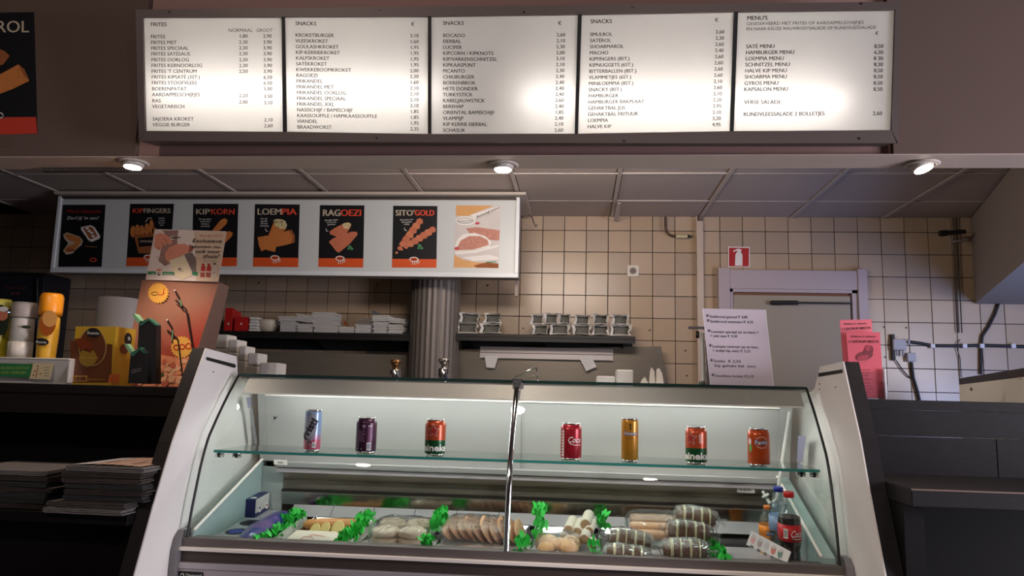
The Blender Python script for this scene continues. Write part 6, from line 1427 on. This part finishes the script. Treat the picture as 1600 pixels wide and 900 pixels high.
# wrapped patties
FILM = filmmat('clear_wrap')
PT_ = M('patty_pale', (220, 196, 168), .6, noise=.16, nscale=120, bump=.4, bscale=300)
xa_, xb_ = atd(588, 840, 2.6).x, atd(672, 840, 2.6).x; rp_ = (xb_-xa_)/4
k = 0; names = {0: 'front', 1: 'rear'}
for r0_, yy in ((0, 2.535), (1, 2.63)):
    for c0_ in (0, 1):
        for lvl in (0, 1):
            cx_ = xa_+rp_*(1+2*c0_); m_ = MB(); z = ZT+.006+.0245*lvl
            m_.lathe([(rp_*.80, 0), (rp_*.97, .004), (rp_*.97, .017), (rp_*.82, .0225), (.003, .0235)], (cx_+random.uniform(-.002, .002), yy, z), 26, PT_)
            tag(m_.build('breaded_patty'), '%s %s patty of the %s pair in the wrapped tray' % (('upper' if lvl else 'lower'), ('left' if c0_ == 0 else 'right'), names[r0_]), 'patty', 'pale breaded patties in clear wrap')
def film(x0, x1, ya, yb, z0, z1, label, jit=.04, power=.55):
    m = MB(); m.blob(((x0+x1)/2, (ya+yb)/2, (z0+z1)/2), ((x1-x0)/2, (yb-ya)/2, (z1-z0)/2), FILM, 26, 14, jit=jit, power=power)
    for v in m.v: v.z = max(v.z, ZT)
    return tag(m.build('clear_wrap'), label, 'wrap')
film(xa_-.012, xb_+.012, 2.475, 2.695, ZT, ZT+.066, 'clear plastic wrap around the pale breaded patties')
# fanned schnitzels
SZ = [M('schnitzel_%d' % k, c, .6, noise=.22, nscale=90, bump=.4, bscale=250) for k, c in enumerate([(196, 148, 112), (186, 138, 104), (200, 154, 118)])]
xa_, xb_ = atd(704, 835, 2.6).x, atd(812, 835, 2.6).x
for k in range(10):
    t_ = k/9; cx_ = xa_+(xb_-xa_)*t_; Hh = .030+.010*math.sin(math.pi*t_)+.004*(k % 2); R_ = Matrix.Rotation(math.radians(-48+20*t_), 3, 'Y')
    m_ = MB(); m_.blob((cx_, 2.60+.01*math.sin(k), ZT+.020+Hh*.62), (.0065, .088, Hh), SZ[k % 3], 22, 10, jit=.015, rot=R_, power=.8)
    for v in m_.v: v.z = max(v.z, ZT)
    ords = ['first (leftmost)', 'second', 'third', 'fourth', 'fifth', 'sixth', 'seventh', 'eighth', 'ninth, just right of the mullion,', 'rightmost']
    tag(m_.build('breaded_schnitzel'), '%s breaded schnitzel from the left in the fanned row' % ords[k], 'schnitzel', 'fanned schnitzels in the tray')
film(xa_-.03, xb_-.035, 2.50, 2.70, ZT, ZT+.078, 'crinkled clear wrap over the fanned schnitzels', .05)
m_ = MB(); xq, xw = atd(706, 850, 2.43).x, atd(803, 850, 2.43).x; m_.blob(((xq+xw)/2, 2.44, ZT+.014), ((xw-xq)/2, .045, .014), M('minced_pink', (206, 150, 132), .4, noise=.3, nscale=70, bump=.5, bscale=160), 28, 8, jit=.05, power=.6)
for v in m_.v: v.z = max(v.z, ZT)
tag(m_.build('meat_packet'), 'flat pinkish packed meat in front of the fanned schnitzels', 'meat')
film(xq-.004, xw+.004, 2.39, 2.49, ZT, ZT+.034, 'clear wrap over the flat pinkish meat', .06)
# coated rolls
CRW = M('coated_roll_pale', (214, 204, 188), .6, noise=.14, nscale=140, bump=.4, bscale=300); CEN = M('coated_roll_end', (170, 140, 106), .7, noise=.4, nscale=160, bump=.6, bscale=260)
rl_ = [(888, 829, 8.4, 2.52, .13, 'upper left coated roll of the pile, tan end facing out'), (901.5, 832, 8.0, 2.525, .13, 'middle coated roll of the pile'), (914.5, 820, 9.0, 2.55, .13, 'topmost coated roll of the pile'), (920, 830.5, 7.6, 2.53, .12, 'upper right coated roll beside the topmost one'), (913, 843, 8, 2.47, .13, 'lower right coated roll of the pile'), (898, 846, 7.4, 2.48, .12, 'lower middle coated roll, mostly hidden by the buns'), (881, 842, 7.4, 2.49, .12, 'lower left coated roll behind the buns'), (924, 853, 6.4, 2.42, .06, 'short coated roll stump at the front beside the garnish tuft')]
for (px, py, rr, Y, ln, l) in rl_:
    p = atd(px, py, Y); r = rr/490*1.0; p.z = max(p.z, ZT+r); d = V((.10, 1, .0)).normalized()
    t = thing('coated_roll', l, 'meat roll', p, 'pale coated rolls in a pile')
    MB().tube([p+d*.002, p+d*.006, p+d*(ln-.006), p+d*ln], [r*.92, r, r, r*.8], 18, CRW).build('roll_body', parent=t)
    e = MB(); e.lathe([(r*.86, 0), (r*.80, .003), (r*.3, .0045)], p+d*.0015, 16, CEN, axis=-d, smooth=False); e.build('roll_end', parent=t)
BUN = M('bun_orange', (232, 182, 122), .5, noise=.18, nscale=60)
for (px, py, rx, Y, l) in [(857, 846, 15, 2.50, 'left rear orange-tan bun in wrap'), (873, 851, 14, 2.46, 'middle orange-tan bun in wrap'), (893, 848, 15, 2.47, 'right rear orange-tan bun in wrap'), (853, 857, 13, 2.41, 'front left bun in wrap'), (890, 857, 14, 2.41, 'front right bun in wrap')]:
    p = atd(px, py, Y); r = rx/495; m_ = MB(); m_.blob((p.x, Y, max(p.z, ZT+r*.62)), (r, r, r*.72), BUN, 20, 10, jit=.01)
    for v in m_.v: v.z = max(v.z, ZT)
    tag(m_.build('wrapped_bun'), l, 'bun', 'orange-tan buns in clear wrap')
film(atd(838, 850, 2.45).x, atd(908, 850, 2.45).x, 2.375, 2.53, ZT+.01, ZT+.085, 'clear wrap over the orange-tan buns', .05, .7)
# striped rolls
SB = M('striped_brown', (98, 66, 38), .5, noise=.45, nscale=60, bump=.4, bscale=120); SC = M('striped_cream', (206, 200, 156), .5, noise=.25, nscale=60)
def striped(px, py, Y, wpx, hpx, label, tilt=0.0, zfix=None):
    p = atd(px, py, Y); L_ = wpx/495; r = hpx/495/2; z = p.z if zfix is None else zfix; z = max(z, ZT+r)
    c = V((p.x, Y, z)); t = thing('striped_roll', label, 'meat roll', c, 'striped brown meat rolls in clear wrap'); ax = V((math.cos(tilt), 0, -math.sin(tilt)))
    n_ = 12; pts = [c+ax*(L_*(k/n_-.5)) for k in range(n_+1)]; rs = [r*(.55+.45*min(1, 4*min(k, n_-k)/n_+.2)) for k in range(n_+1)]
    MB().tube(pts, rs, 18, SB).build('roll_body', parent=t)
    for k in range(4):
        o = -.33+.22*k; b = MB(); cc = c+ax*(L_*o); sk = ax*.003
        b.tube([cc-ax*.0058+sk, cc-ax*.0042+sk, cc+ax*.0042-sk*(k % 2), cc+ax*.0058-sk*(k % 2)], [r*.97, r*1.05, r*1.05, r*.97], 18, SC, caps=False); b.build('cream_band', parent=t)
    w = MB(); e = L_*.5
    pts = [c-ax*(e+.032)+V((0, 0, .004)), c-ax*(e+.014), c-ax*(e+.004), c-ax*e*.5, c, c+ax*e*.5, c+ax*(e+.004), c+ax*(e+.014), c+ax*(e+.034)-V((0, 0, .004))]
    w.tube(pts, [.010, .0035, r*.9, r*1.17, r*1.2, r*1.17, r*.9, .0035, .011], 16, FILM, caps=False)
    for v in w.v: v += V((random.uniform(-1, 1), random.uniform(-1, 1), random.uniform(-1, 1)))*.0024; v.z = max(v.z, ZT)
    w.build('twisted_wrap', parent=t)
striped(984, 845, 2.50, 62, 32, 'striped brown roll left of the stacked ones, below the long sausages', .12)
striped(980, 866, 2.40, 60, 26, 'lowest front striped roll at the left, mostly wrap showing', .05)
striped(1070, 859, 2.41, 62, 30, 'bottom striped roll of the stack of three at the right', .02)
striped(1077, 832, 2.50, 62, 33, 'middle striped roll of the stack of three', .08, zfix=None)
striped(1087, 809, 2.56, 60, 32, 'top striped roll of the stack of three, highest in the well', .10)
SA = M('sausage_beige', (206, 164, 128), .45, noise=.10, nscale=40)
for (y, Y, l) in [(811, 2.70, 'upper long beige sausage in the wrapped pack'), (824, 2.66, 'middle long beige sausage in the wrapped pack'), (836, 2.62, 'lower long beige sausage in the wrapped pack')]:
    a_ = atd(986, y-3, Y); b_ = atd(1066, y+3, Y); z = max((a_.z+b_.z)/2, ZT+.0165); m_ = MB()
    m_.tube([(a_.x-.004, Y, z), (a_.x+.004, Y, z), (b_.x-.004, Y, z), (b_.x+.004, Y, z)], [.010, .016, .016, .010], 16, SA); tag(m_.build('long_sausage'), l, 'sausage', 'long beige sausages in one pack')
a_ = atd(980, 820, 2.66); b_ = atd(1068, 828, 2.66)
film(a_.x-.008, b_.x+.006, 2.59, 2.735, ZT+.004, atd(1020, 799, 2.68).z+.002, 'clear wrap around the three long beige sausages', .02, .45)

# the deck of the well slopes down to the front: set everything in it onto that slope
done = set()
NEW = [o for o in bpy.data.objects if o not in BEFORE]
skip = set(RAWS+[rpq])|{o for o in NEW if o == pc or o.parent == pc}
for o in NEW:
    if o in skip or o.type != 'MESH': continue
    off = parent_origin(o.parent)
    for v in o.data.vertices: v.co.z += sh(v.co.y+off.y)
